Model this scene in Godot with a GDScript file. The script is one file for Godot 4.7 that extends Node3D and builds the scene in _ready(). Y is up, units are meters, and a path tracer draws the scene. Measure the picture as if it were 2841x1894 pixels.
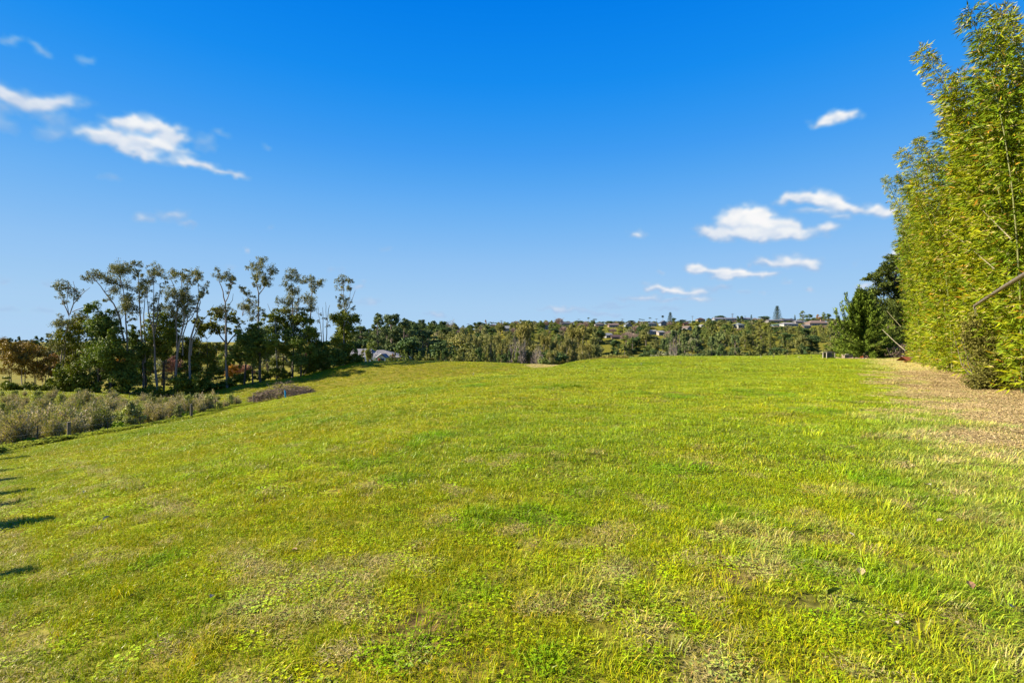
extends Node3D
# A sloping paddock at the edge of a valley: bamboo hedge, gum shelter belt, young native planting, wooded hillside with houses.

const F := 1350.0            # focal length in photograph pixels
const EYE := 1.7             # camera height over the ground below it
const EXPOSURE := 3.1
const SUN_UP := 31.0         # degrees
const SUN_FRONT := 0.0      # degrees from straight left towards the view direction

var rng := RandomNumberGenerator.new()
var taken := {}
var mats := {}

# ---------------------------------------------------------------- geometry collectors
class Leaves:
	var v := PackedVector3Array()
	var c := PackedColorArray()
	func tri(a: Vector3, b: Vector3, d: Vector3, k: Color) -> void:
		v.append(a); v.append(b); v.append(d)
		c.append(k); c.append(k); c.append(k)
	func leaf(p: Vector3, along: Vector3, half: Vector3, k: Color) -> void:
		var m := p + along * 0.4
		var t := p + along
		v.append(p); v.append(m - half); v.append(t)
		v.append(p); v.append(t); v.append(m + half)
		for i in 6: c.append(k)
	func blade(p: Vector3, mid: Vector3, tip: Vector3, half: Vector3, k: Color) -> void:
		var h2 := half * 0.75
		v.append(p - half); v.append(mid - h2); v.append(p + half)
		v.append(p + half); v.append(mid - h2); v.append(mid + h2)
		v.append(mid - h2); v.append(tip); v.append(mid + h2)
		for i in 9: c.append(k)
	func mesh(mat: Material) -> ArrayMesh:
		var a := []
		a.resize(Mesh.ARRAY_MAX)
		a[Mesh.ARRAY_VERTEX] = v
		a[Mesh.ARRAY_COLOR] = c
		var m := ArrayMesh.new()
		m.add_surface_from_arrays(Mesh.PRIMITIVE_TRIANGLES, a)
		m.surface_set_material(0, mat)
		return m

class Solid:
	var v := PackedVector3Array()
	var n := PackedVector3Array()
	var c := PackedColorArray()
	var ix := PackedInt32Array()
	func tube(pts: PackedVector3Array, r: PackedFloat32Array, sides: int, k: Color) -> void:
		var at := v.size()
		for i in pts.size():
			var d := (pts[mini(i + 1, pts.size() - 1)] - pts[maxi(i - 1, 0)]).normalized()
			var s := d.cross(Vector3(0.31, 0.1, 0.95)).normalized()
			var u := s.cross(d)
			for j in sides:
				var w := TAU * j / sides
				var o := s * cos(w) + u * sin(w)
				v.append(pts[i] + o * r[i]); n.append(o); c.append(k)
		for i in pts.size() - 1:
			for j in sides:
				var a := at + i * sides + j
				var b := at + i * sides + (j + 1) % sides
				ix.append(a); ix.append(b); ix.append(a + sides)
				ix.append(b); ix.append(b + sides); ix.append(a + sides)
		# caps
		for e in [0, pts.size() - 1]:
			var q := v.size()
			var d2 := (pts[1] - pts[0]).normalized() * -1.0 if e == 0 else (pts[e] - pts[e - 1]).normalized()
			for j in sides:
				v.append(v[at + e * sides + j]); n.append(d2); c.append(k)
			for j in range(1, sides - 1):
				ix.append(q)
				if e == 0:
					ix.append(q + j + 1); ix.append(q + j)
				else:
					ix.append(q + j); ix.append(q + j + 1)
	func quad(a: Vector3, b: Vector3, d: Vector3, e: Vector3, k: Color) -> void:
		var q := v.size()
		var nn := (d - a).cross(b - a).normalized()
		for p in [a, b, d, e]:
			v.append(p); n.append(nn); c.append(k)
		ix.append_array(PackedInt32Array([q, q + 1, q + 2, q, q + 2, q + 3]))
	func box(ctr: Vector3, size: Vector3, k: Color, b := Basis.IDENTITY, chamfer := 0.0) -> void:
		# box with its vertical and horizontal edges cut off by the chamfer
		var h := size * 0.5
		var f := minf(chamfer, minf(h.x, minf(h.y, h.z)) * 0.8)
		for ax in 3:
			var a1 := (ax + 1) % 3
			var a2 := (ax + 2) % 3
			for s in [-1.0, 1.0]:
				var p := []
				for q in [[-1, -1], [1, -1], [1, 1], [-1, 1]]:
					var o := Vector3.ZERO
					o[ax] = h[ax] * s
					o[a1] = (h[a1] - f) * q[0]
					o[a2] = (h[a2] - f) * q[1]
					p.append(ctr + b * o)
				if s > 0: quad(p[0], p[3], p[2], p[1], k)
				else: quad(p[0], p[1], p[2], p[3], k)
			if f > 0.0:
				for s1 in [-1.0, 1.0]:
					for s2 in [-1.0, 1.0]:
						var e := []
						for z in [-1.0, 1.0]:
							var o1 := Vector3.ZERO
							o1[ax] = (h[ax] - f) * z; o1[a1] = h[a1] * s1; o1[a2] = (h[a2] - f) * s2
							var o2 := Vector3.ZERO
							o2[ax] = (h[ax] - f) * z; o2[a1] = (h[a1] - f) * s1; o2[a2] = h[a2] * s2
							e.append(ctr + b * o1); e.append(ctr + b * o2)
						if s1 * s2 > 0: quad(e[0], e[2], e[3], e[1], k)
						else: quad(e[0], e[1], e[3], e[2], k)
	func mesh(mat: Material) -> ArrayMesh:
		var a := []
		a.resize(Mesh.ARRAY_MAX)
		a[Mesh.ARRAY_VERTEX] = v
		a[Mesh.ARRAY_NORMAL] = n
		a[Mesh.ARRAY_COLOR] = c
		a[Mesh.ARRAY_INDEX] = ix
		var m := ArrayMesh.new()
		m.add_surface_from_arrays(Mesh.PRIMITIVE_TRIANGLES, a)
		m.surface_set_material(0, mat)
		return m

# ---------------------------------------------------------------- scene bookkeeping
func numbered(called: String) -> String:
	var n: int = taken.get(called, 0)
	taken[called] = n + 1
	return called if n == 0 else "%s_%03d" % [called, n]

func thing(called: String, label: String, category: String, where: Vector3, group := "") -> Node3D:
	var o := Node3D.new()
	o.name = numbered(called)
	add_child(o)
	o.position = where
	tag(o, label, category, group)
	return o

func tag(o: Node, label: String, category: String, group := "") -> void:
	o.set_meta("label", label)
	o.set_meta("category", category)
	if group: o.set_meta("group", group)

func part(called: String, m: Mesh, parent: Node3D, mat: Material = null) -> MeshInstance3D:
	var o := MeshInstance3D.new()
	o.name = called
	o.mesh = m
	if mat: o.material_override = mat
	parent.add_child(o, true)
	return o

func copy_of(proto: Node3D, called: String, label: String, category: String, group: String, where: Vector3, size: Vector3, turn: float) -> Node3D:
	var o: Node3D = proto.duplicate()
	o.name = numbered(called)
	add_child(o)
	o.position = where
	o.rotation.y = turn
	o.scale = size
	tag(o, label, category, group)
	return o

func foliage_mat(key: String, rough: float, back: Color) -> StandardMaterial3D:
	if mats.has(key): return mats[key]
	var m := StandardMaterial3D.new()
	m.resource_name = key
	m.vertex_color_use_as_albedo = true
	m.roughness = rough
	m.metallic_specular = 0.18
	m.cull_mode = BaseMaterial3D.CULL_DISABLED
	if back.r + back.g + back.b > 0.0:
		m.backlight_enabled = true
		m.backlight = back
	mats[key] = m
	return m

func solid_mat(key: String, rough: float, grain := 0.0, grain_size := 1.0) -> StandardMaterial3D:
	if mats.has(key): return mats[key]
	var m := StandardMaterial3D.new()
	m.resource_name = key
	m.vertex_color_use_as_albedo = true
	m.roughness = rough
	if grain > 0.0:
		m.albedo_texture = grain_texture(grain)
		m.uv1_triplanar = true
		m.uv1_scale = Vector3.ONE / grain_size
	mats[key] = m
	return m

var grain_images := {}
func grain_texture(depth: float) -> ImageTexture:
	if grain_images.has(depth): return grain_images[depth]
	var ns := FastNoiseLite.new()
	ns.seed = 5
	ns.frequency = 0.03
	ns.fractal_octaves = 5
	var im := ns.get_seamless_image(256, 256)
	im.convert(Image.FORMAT_RGB8)
	for y in 256:
		for x in 256:
			var g := 1.0 - depth + depth * im.get_pixel(x, y).r * 1.3
			im.set_pixel(x, y, Color(minf(g, 1), minf(g, 1), minf(g, 1)))
	grain_images[depth] = ImageTexture.create_from_image(im)
	return grain_images[depth]

func rdir() -> Vector3:
	return Vector3(rng.randfn(), rng.randfn(), rng.randfn()).normalized()

func rr(a: float, b: float) -> float:
	return rng.randf_range(a, b)

func tint(a: Color, b: Color, spread := 0.25) -> Color:
	var k := a.lerp(b, rng.randf())
	var g := 1.0 + rr(-spread, spread)
	return Color(k.r * g, k.g * g, k.b * g)

func at(px: float, py: float, d: float) -> Vector3:
	return Vector3((px - 1420.5) / F * d, EYE + (947.0 - py) / F * d, -d)

# ---------------------------------------------------------------- terrain
var pins: Array[Vector3] = []          # x, depth, height
var tps := PackedFloat64Array()
var near_h := PackedFloat32Array()
var far_h := PackedFloat32Array()
const NX0 := -110.0
const ND0 := -20.0
const NW := 201
const NH := 151
const FX0 := -460.0
const FD0 := -60.0
const FW := 93
const FH := 69
var bumps := FastNoiseLite.new()

func pin(px: float, py: float, d: float) -> void:
	var p := at(px, py, d)
	pins.append(Vector3(p.x, d, p.y))

func kern(r2: float) -> float:
	return 0.5 * r2 * log(r2) if r2 > 1e-9 else 0.0

func survey() -> void:
	for a in [[0,0,0],[6,2,0.02],[-6,2,-.6],[16,5,0.1],[30,10,.2],[-15,0,-2.0],[-30,-5,-4.2],[20,-10,0.1],[0,-12,0.2],[-20,-15,-2.5],
		[0,10,-.02],[0,22,-.15],[-8,8,-1.0],[-7,20,-.85],[-14,15,-2.0],[-13,30,-1.9],[10,20,0.03],[20,20,.1],[30,38,.05],[12,38,-.05],[0,38,-.7],
		[-22,21,-3.1],[-22.8,25,-3.43],[-23.1,35,-3.95],[-25.6,42,-4.46],[-29.5,52,-5.4],[-31.9,60,-6.0],
		[-45,20,-5.6],[-40,40,-5.6],[-52,60,-6.8],[-70,40,-7.5],[-100,60,-9],[60,60,.3],[34,90,-3],[70,90,-2],
		[-31,115,-5],[-15,118,-5.5],[0,118,-6],[20,120,-8],[60,120,-8],[100,110,-6],
		[-45,150,-7.5],[0,150,-13],[50,150,-14],[110,150,-12],[-100,150,-9],[-200,150,-9],
		[-60,200,-9],[0,200,-13],[60,200,-14],[140,200,-11],[-200,250,-6],[-100,280,-5],
		[-60,300,1],[0,300,3],[70,300,4],[160,300,5],[260,300,8],
		[-130,420,2],[-60,420,10],[0,420,14],[100,440,17.5],[200,450,19],[320,460,19],
		[-300,420,0],[-400,250,-4],[0,560,8],[200,600,8],[-250,600,0],[450,450,10],[450,250,8],[-450,80,-10],[200,60,1],[450,60,3],[0,-60,0],[300,-60,0],[-300,-60,-8]]:
		pins.append(Vector3(a[0], a[1], a[2]))
	for a in [[1190,1058,46],[900,1085,46],[1342,1046,50],[1512,1029,54],[1600,1002,55],[1750,996,56],[2060,991,56],[2300,994,58],[2500,1001,44],
		[1190,1063,66],[900,1092,66],[1342,1050,68],[1512,1031,70],[1190,1056,76],[900,1082,78],[1342,1043,77],[1512,1024,80],
		[1000,1005.5,100],[1200,1003.5,96],[1380,1007,96],[1500,1011,94],[1600,1003,75],[1750,1000,80],[2060,998,85],
		[450,1105,85],[600,1092,88],[674,1069,92],[830,1044,98],[900,1026,102],[980,1013,107],[300,1095,80],[0,1085,85],[300,1090,100],[0,1075,120]]:
		pin(a[0], a[1], a[2])
	# thin plate spline through the pins
	var n := pins.size()
	var m := n + 3
	var rows: Array[PackedFloat64Array] = []
	for i in m:
		var r := PackedFloat64Array()
		r.resize(m + 1)
		rows.append(r)
	for i in n:
		for j in n:
			var dx := pins[i].x - pins[j].x
			var dy := pins[i].y - pins[j].y
			rows[i][j] = kern(dx * dx + dy * dy) + (3.0 if i == j else 0.0)
		rows[i][n] = 1.0; rows[i][n + 1] = pins[i].x; rows[i][n + 2] = pins[i].y
		rows[n][i] = 1.0; rows[n + 1][i] = pins[i].x; rows[n + 2][i] = pins[i].y
		rows[i][m] = pins[i].z
	for c in m:
		var best := c
		for r in range(c + 1, m):
			if absf(rows[r][c]) > absf(rows[best][c]): best = r
		var sw := rows[c]; rows[c] = rows[best]; rows[best] = sw
		for r in range(c + 1, m):
			var f := rows[r][c] / rows[c][c]
			if f != 0.0:
				for k in range(c, m + 1): rows[r][k] -= f * rows[c][k]
	tps.resize(m)
	for c in range(m - 1, -1, -1):
		var s := rows[c][m]
		for k in range(c + 1, m): s -= rows[c][k] * tps[k]
		tps[c] = s / rows[c][c]
	near_h.resize(NW * NH)
	for j in NH:
		for i in NW: near_h[j * NW + i] = spline(NX0 + i, ND0 + j)
	far_h.resize(FW * FH)
	for j in FH:
		for i in FW: far_h[j * FW + i] = spline(FX0 + 10.0 * i, FD0 + 10.0 * j)
	bumps.seed = 11
	bumps.frequency = 0.09
	bumps.fractal_octaves = 4

func spline(x: float, d: float) -> float:
	var n := pins.size()
	var s := tps[n] + tps[n + 1] * x + tps[n + 2] * d
	for i in n:
		var dx := x - pins[i].x
		var dy := d - pins[i].y
		var r2 := dx * dx + dy * dy
		if r2 > 1e-9: s += tps[i] * 0.5 * r2 * log(r2)
	return s

func grid_h(h: PackedFloat32Array, w: int, hh: int, u: float, v: float) -> float:
	var i := clampi(int(floor(u)), 0, w - 2)
	var j := clampi(int(floor(v)), 0, hh - 2)
	var a := clampf(u - i, 0, 1)
	var b := clampf(v - j, 0, 1)
	return lerpf(lerpf(h[j * w + i], h[j * w + i + 1], a), lerpf(h[(j + 1) * w + i], h[(j + 1) * w + i + 1], a), b)

func gh(x: float, d: float) -> float:
	var far := grid_h(far_h, FW, FH, (x - FX0) / 10.0, (d - FD0) / 10.0)
	if x > NX0 and x < NX0 + NW - 1 and d > ND0 and d < ND0 + NH - 1:
		var e := minf(minf(x - NX0, NX0 + NW - 1 - x), minf(d - ND0, ND0 + NH - 1 - d))
		var h := grid_h(near_h, NW, NH, x - NX0, d - ND0)
		h += bumps.get_noise_2d(x * 1.6, d * 1.6) * 0.11 * clampf((d - 1.0) / 6.0, 0.3, 1.0)
		return lerpf(far, h, clampf(e / 8.0, 0, 1))
	return far

func foot(px: float, py: float) -> Vector3:
	# where the sight line through a pixel meets the ground
	var d := 1.5
	while d < 600.0:
		var p := at(px, py, d)
		if p.y < gh(p.x, d): break
		d *= 1.004
	var q := at(px, py, d)
	return Vector3(q.x, gh(q.x, d), -d)

func ground(px: float, d: float, sink := 0.0) -> Vector3:
	var x := (px - 1420.5) / F * d
	return Vector3(x, gh(x, d) - sink, -d)

# ---------------------------------------------------------------- sky
func sm(a: float, b: float, x: float) -> float:
	return smoothstep(a, b, x)

func sky_rgb(el: float) -> Color:
	# clear winter sky by elevation in degrees, as the photograph shows it
	var k := [[-90.0, Color(0.62, 0.74, 0.88)], [0.0, Color(0.70, 0.83, 0.95)], [4.0, Color(0.665, 0.815, 0.95)], [9.0, Color(0.57, 0.765, 0.955)], [15.0, Color(0.42, 0.695, 0.955)],
		[21.0, Color(0.255, 0.615, 0.95)], [28.0, Color(0.09, 0.55, 0.94)], [36.0, Color(0.005, 0.485, 0.91)], [55.0, Color(0.02, 0.37, 0.80)], [90.0, Color(0.02, 0.31, 0.72)]]
	for i in k.size() - 1:
		if el <= k[i + 1][0]:
			var t: float = clampf((el - k[i][0]) / (k[i + 1][0] - k[i][0]), 0, 1)
			var ca: Color = k[i][1]
			return ca.lerp(k[i + 1][1], t)
	return k[-1][1]

func make_sky() -> Sky:
	var W := 4096
	var H := 2048
	var col := Image.create(1, H, false, Image.FORMAT_RGB8)
	for y in H: col.set_pixel(0, y, sky_rgb(90.0 - (y + 0.5) / H * 180.0))
	col.resize(W, H, Image.INTERPOLATE_NEAREST)
	col.convert(Image.FORMAT_RGBA8)
	# clouds: puffs [photo x, y, half width, half height, tilt in degrees, weight]
	var puffs := []
	for a in [
		[30,112,32,14,8,.34],[118,150,26,11,20,.3],[232,168,34,14,14,.42],
		[130,290,115,22,-2,.62],[90,285,60,26,10,.45],[160,280,60,22,-10,.45],[150,330,60,26,10,.35],[140,370,48,24,0,.34],
		[270,375,75,26,12,.75],[330,395,80,24,18,.7],[395,350,110,24,6,.85],[360,335,60,22,-8,.7],[460,370,55,26,15,.7],[420,400,120,24,16,.85],[470,390,50,20,0,.6],[400,430,70,20,20,.7],[520,450,70,14,8,.75],[600,470,60,12,14,.62],[655,487,40,8,14,.5],
		[565,395,38,24,14,.34],[610,368,30,12,10,.26],[735,410,24,8,8,.24],[300,490,26,13,10,.26],
		[395,605,30,17,0,.5],[455,600,30,14,10,.36],[490,595,30,14,-6,.44],[515,620,30,10,14,.34],[680,695,12,9,0,.55],[635,738,22,7,0,.3],[750,630,12,6,0,.22],
		[10,780,22,10,0,.3],[20,860,30,10,0,.22],[925,752,18,6,0,.3],[985,797,22,9,0,.45],[1010,782,14,6,0,.3],[1025,838,30,9,0,.42],[1070,690,20,8,0,.25],[1210,872,30,8,0,.4],
		[2290,340,36,16,0,.8],[2345,322,46,18,-12,.85],[2305,330,40,16,-20,.5],
		[1768,652,26,13,6,.7],
		[2040,615,60,32,-6,.85],[2085,600,60,34,0,.95],[2120,625,80,30,4,.95],[2060,650,110,20,0,.8],[1975,650,45,18,14,.7],[2190,630,36,30,20,.75],[2200,650,80,16,0,.8],[2290,632,46,12,-6,.75],[2100,660,60,12,0,.7],[1950,635,30,14,0,.4],
		[2180,555,34,16,-8,.75],[2225,547,40,20,0,.8],[2280,550,54,24,4,.95],[2330,570,60,20,10,.9],[2370,582,34,14,0,.75],[2270,585,60,10,0,.6],[2325,600,30,9,0,.6],
		[2430,585,30,16,4,.85],[2470,590,34,16,0,.85],
		[1930,745,34,12,0,.8],[1980,755,66,12,6,.8],[2050,760,70,14,4,.85],[2100,762,60,8,0,.75],[2010,770,50,8,0,.6],
		[2140,730,50,12,10,.62],[2200,725,60,18,0,.8],[2250,735,36,18,0,.75],[2080,735,14,6,0,.4],
		[1830,800,46,12,8,.75],[1880,810,70,11,8,.75],[1940,812,34,10,0,.65],[1800,825,50,10,0,.5],[1930,832,44,7,0,.6],[1760,830,44,8,0,.45],[1860,835,50,6,0,.4],[1990,798,34,9,0,.36],
		[1842,754,10,5,0,.45],[2068,808,16,7,0,.38],[2120,811,14,5,0,.38],[2250,805,14,8,0,.55],[2190,779,8,5,0,.4],[2367,730,7,8,0,.2],
		[2485,704,34,12,-14,.85],[2510,700,30,12,0,.7],[2410,792,38,9,-8,.7],
		[1540,858,42,8,0,.5],[1600,862,70,9,4,.38],[1690,872,50,7,6,.36],[1850,858,40,6,0,.25],[1700,850,60,7,0,.2]]:
		puffs.append(a)
	var win_w := 1150
	var win_h := 470
	var dens := PackedFloat32Array()
	dens.resize(win_w * win_h)
	var deep := PackedFloat32Array()
	deep.resize(win_w * win_h)
	var x0 := W / 2 - win_w / 2
	var y0 := H / 2 - win_h
	var ns := FastNoiseLite.new()
	ns.seed = 3
	ns.frequency = 0.011
	ns.fractal_octaves = 5
	ns.fractal_gain = 0.55
	var wxs := PackedFloat32Array()
	var wys := PackedFloat32Array()
	var seen := PackedByteArray()
	wxs.resize(win_w * win_h); wys.resize(win_w * win_h); seen.resize(win_w * win_h)
	for p in puffs:
		var p0: float = p[0]
		var p1: float = p[1]
		var p2: float = p[2]
		var p3: float = p[3]
		var p5: float = p[5]
		var c := cos(deg_to_rad(p[4]))
		var sn := sin(deg_to_rad(p[4]))
		var mx := p2 * 1.5 + 24.0
		var my := p3 * 1.5 + p2 * 0.35 + 14.0
		var i0 := clampi(int((atan((p0 - mx - 1420.5) / F) / TAU + 0.5) * W) - x0, 0, win_w - 1)
		var i1 := clampi(int((atan((p0 + mx - 1420.5) / F) / TAU + 0.5) * W) - x0 + 1, 0, win_w - 1)
		var ca := cos(atan((p0 - 1420.5) / F))
		var j0 := clampi(int((0.5 - atan((947.0 - p1 + my) / F * ca) / PI) * H) - y0 - 4, 0, win_h - 1)
		var j1 := clampi(int((0.5 - atan((947.0 - p1 - my) / F * ca) / PI) * H) - y0 + 4, 0, win_h - 1)
		for y in range(j0, j1 + 1):
			var tel := tan(deg_to_rad(90.0 - (y0 + y + 0.5) / H * 180.0))
			for x in range(i0, i1 + 1):
				var q0 := y * win_w + x
				if seen[q0] == 0:
					seen[q0] = 1
					var az := ((x0 + x + 0.5) / W - 0.5) * TAU
					var px := 1420.5 + tan(az) * F
					var py := 947.0 - tel / cos(az) * F
					wxs[q0] = px + ns.get_noise_2d(px * 1.3, py * 2.2) * 28.0
					wys[q0] = py + ns.get_noise_2d(px * 1.3 + 500.0, py * 2.2) * 13.0
				var ux := wxs[q0] - p0
				var uy := wys[q0] - p1
				var a := (ux * c + uy * sn) / p2
				var b := (-ux * sn + uy * c) / p3
				if b > 0.0: b *= 1.25          # flatter underside
				var q := 1.0 - (a * a + b * b) * 0.47
				if q > 0.0:
					dens[q0] = 1.0 - (1.0 - dens[q0]) * (1.0 - q * q * p5)
					deep[q0] = maxf(deep[q0], q * p5 * (0.65 - 0.45 * clampf(b, -1.0, 1.0)))
	for i in dens.size():
		if dens[i] > 0.0:
			dens[i] += ns.get_noise_2d(wxs[i] * 2.2 + 90.0, wys[i] * 4.0) * 0.20 * sm(0.0, 0.4, dens[i])
	var over := Image.create(win_w, win_h, false, Image.FORMAT_RGBA8)
	over.fill(Color(0.85, 0.9, 0.96, 0.0))
	for y in win_h:
		for x in win_w:
			var s := dens[y * win_w + x]
			if s <= 0.04: continue
			var a := clampf(s / 0.70, 0.0, 0.97)
			var lit := clampf(-0.02 + deep[y * win_w + x] * 1.3 + 0.45 * (s - 0.6), 0.0, 1.0)
			var cc := Color(0.66, 0.755, 0.89).lerp(Color(1.0, 0.992, 0.985), lit)
			cc.a = a
			over.set_pixel(x, y, cc)
	# soften the edges as drifting vapour
	over.resize(int(win_w * 0.42), int(win_h * 0.42), Image.INTERPOLATE_LANCZOS)
	over.resize(win_w, win_h, Image.INTERPOLATE_CUBIC)
	var flip: Image = over.duplicate()
	flip.flip_x()
	for k in 4:
		col.blend_rect(over if k % 2 == 0 else flip, Rect2i(0, 0, win_w, win_h), Vector2i((x0 + k * W / 4) % W, y0))
		if (x0 + k * W / 4) % W + win_w > W:
			var rest := (x0 + k * W / 4) % W + win_w - W
			col.blend_rect(over if k % 2 == 0 else flip, Rect2i(win_w - rest, 0, rest, win_h), Vector2i(0, y0))
	col.convert(Image.FORMAT_RGB8)
	var m := PanoramaSkyMaterial.new()
	m.panorama = ImageTexture.create_from_image(col)
	var sk := Sky.new()
	sk.sky_material = m
	return sk

# ---------------------------------------------------------------- turf
var n1 := FastNoiseLite.new()
var n2 := FastNoiseLite.new()
var n3 := FastNoiseLite.new()
var z_straw := 0.0
var z_thatch := 0.0
var z_lush := 0.0
var z_soil := 0.0
var z_long := 0.0
var lush_spots := []
var tracks := []
var soil_spots := []

const C_YELLOW := Color(0.385, 0.365, 0.004)
const C_GREEN := Color(0.235, 0.30, 0.005)
const C_LUSH := Color(0.17, 0.265, 0.006)
const C_BLUISH := Color(0.21, 0.27, 0.04)
const C_STRAW := Color(0.58, 0.475, 0.225)
const C_THATCH := Color(0.40, 0.35, 0.13)
const C_SOIL := Color(0.17, 0.095, 0.05)

func prepare_turf() -> void:
	n1.seed = 21; n1.frequency = 0.10; n1.fractal_octaves = 3
	n2.seed = 22; n2.frequency = 0.55; n2.fractal_octaves = 3
	n3.seed = 23; n3.frequency = 1.9; n3.fractal_octaves = 2
	var rut := [foot(60, 1262), foot(110, 1308), foot(185, 1365), foot(300, 1505), foot(420, 1700)]
	for i in rut.size() - 1: tracks.append([Vector2(rut[i].x, -rut[i].z), Vector2(rut[i + 1].x, -rut[i + 1].z)])
	for a in [[1210,1212,60,10],[1150,1240,40,10],[1000,1290,90,22],[1400,1245,30,10],[1500,1440,120,40],[1330,1440,60,30],[2050,1440,90,45],[2100,1090,90,14],[1790,1010,60,6],
		[1300,1645,70,45],[1540,1075,70,8],[1760,1090,50,7],[1100,1330,60,20],[1900,1300,80,22],[2250,1560,110,60],[2350,1700,120,70],[2500,1620,120,60],[1890,1100,70,8],[2260,1140,80,12],
		[1250,1700,50,30],[1150,1800,110,60],[1500,1850,120,50],[640,1690,90,40],[450,1560,80,26],[820,1160,40,10],[1330,1068,40,5],[1620,1370,60,20],[2420,1330,80,25],[2600,1400,70,40],[2700,1680,80,60]]:
		var p := foot(a[0], a[1])
		var wide: float = a[2] / F * -p.z
		var q := foot(a[0], a[1] + a[3])
		lush_spots.append([p.x, -p.z, wide, maxf(absf(p.z - q.z), wide * 0.5)])
	for a in [[1480,1502,34,12],[1290,1520,26,9],[1160,1745,70,20],[770,1615,40,22],[410,1455,46,12],[970,1700,26,9],[1840,1500,22,8],[2020,1610,30,16],[1880,1790,40,18],[2390,1535,16,8],[1350,1595,24,10],[2235,1046,12,3],[740,1395,30,8],[40,1800,60,40],[1590,1660,40,14],[1730,1810,40,20],[1040,1570,40,10],[345,1770,40,14]]:
		var p := foot(a[0], a[1])
		var wide: float = a[2] / F * -p.z
		var q := foot(a[0], a[1] + a[3])
		soil_spots.append([p.x, -p.z, wide, maxf(absf(p.z - q.z), wide * 0.4)])

func turf(x: float, d: float) -> Color:
	var a := n1.get_noise_2d(x, d)
	var b := n2.get_noise_2d(x, d)
	var c := n3.get_noise_2d(x, d)
	# dry strip along the hedge
	z_straw = sm(-1.7, 1.5, x - (2.2 + 0.7 * d) + b * 1.8 + c * 0.9) * sm(62.0, 44.0, d) * sm(4.5, 8.5, d + b)
	# thatch between the tussocks in the foreground, mostly in the middle and to the right
	var bare := sm(0.16, 0.62, b * 0.7 + c * 0.75 + a * 0.3 + 0.16 * sm(7.0, 2.5, d) * sm(-2.5, 0.5, x) - 0.22 * sm(0.0, -4.0, x))
	z_thatch = bare * (0.40 * sm(16.0, 3.0, d) + 0.10)
	# dry saddle behind the crest
	var sx := (x - 7.0) / 5.0
	var sd := (d - 90.0) / 7.0
	z_straw = maxf(z_straw, 0.9 * sm(1.0, 0.4, sx * sx + sd * sd))
	# faint wheel tracks on the low side
	for s in tracks:
		var seg: Vector2 = s[1] - s[0]
		var to: Vector2 = Vector2(x, d) - s[0]
		var f: float = clampf(to.dot(seg) / seg.length_squared(), 0.0, 1.0)
		var off: float = absf((to - seg * f).length() - 0.75)
		if off < 0.25: z_thatch = maxf(z_thatch, 0.4 * sm(0.24, 0.06, off) * (0.6 + b))
	z_long = sm(-3.0, -0.8, x - (2.2 + 0.7 * d) + b * 1.2) * sm(2.6, 0.6, x - (2.2 + 0.7 * d) + b) * sm(14.0, 9.0, d)
	z_lush = sm(0.05, 0.5, a * 0.8 + b * 0.35 + 0.12 * sm(-6.0, 6.0, x)) * 0.6
	for s in lush_spots:
		var ux: float = (x - s[0]) / s[2]
		var ud: float = (d - s[1]) / s[3]
		var q := ux * ux + ud * ud
		if q < 1.6: z_lush = maxf(z_lush, sm(1.5, 0.35, q + c * 0.7))
	z_soil = sm(0.50, 0.66, c * 0.75 + b * 0.35) * 0.55 * sm(16.0, 5.0, d)
	for s in soil_spots:
		var ux: float = (x - s[0]) / s[2]
		var ud: float = (d - s[1]) / s[3]
		var q := ux * ux + ud * ud
		if q < 1.8: z_soil = maxf(z_soil, sm(1.3, 0.4, q + c * 1.1))
	var k := C_GREEN.lerp(C_YELLOW, clampf(0.5 + 0.3 * sm(4.0, -9.0, x) + a * 1.0 + b * 0.55 + c * 0.35 - 0.25 * sm(2.0, 9.0, x), 0, 1))
	k = k.lerp(C_BLUISH, z_long * 0.7)
	k = k.lerp(C_LUSH, z_lush * 0.75)
	k = k.lerp(C_THATCH, z_thatch * 0.75)
	k = k.lerp(C_STRAW, z_straw * 0.85)
	return k

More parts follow.
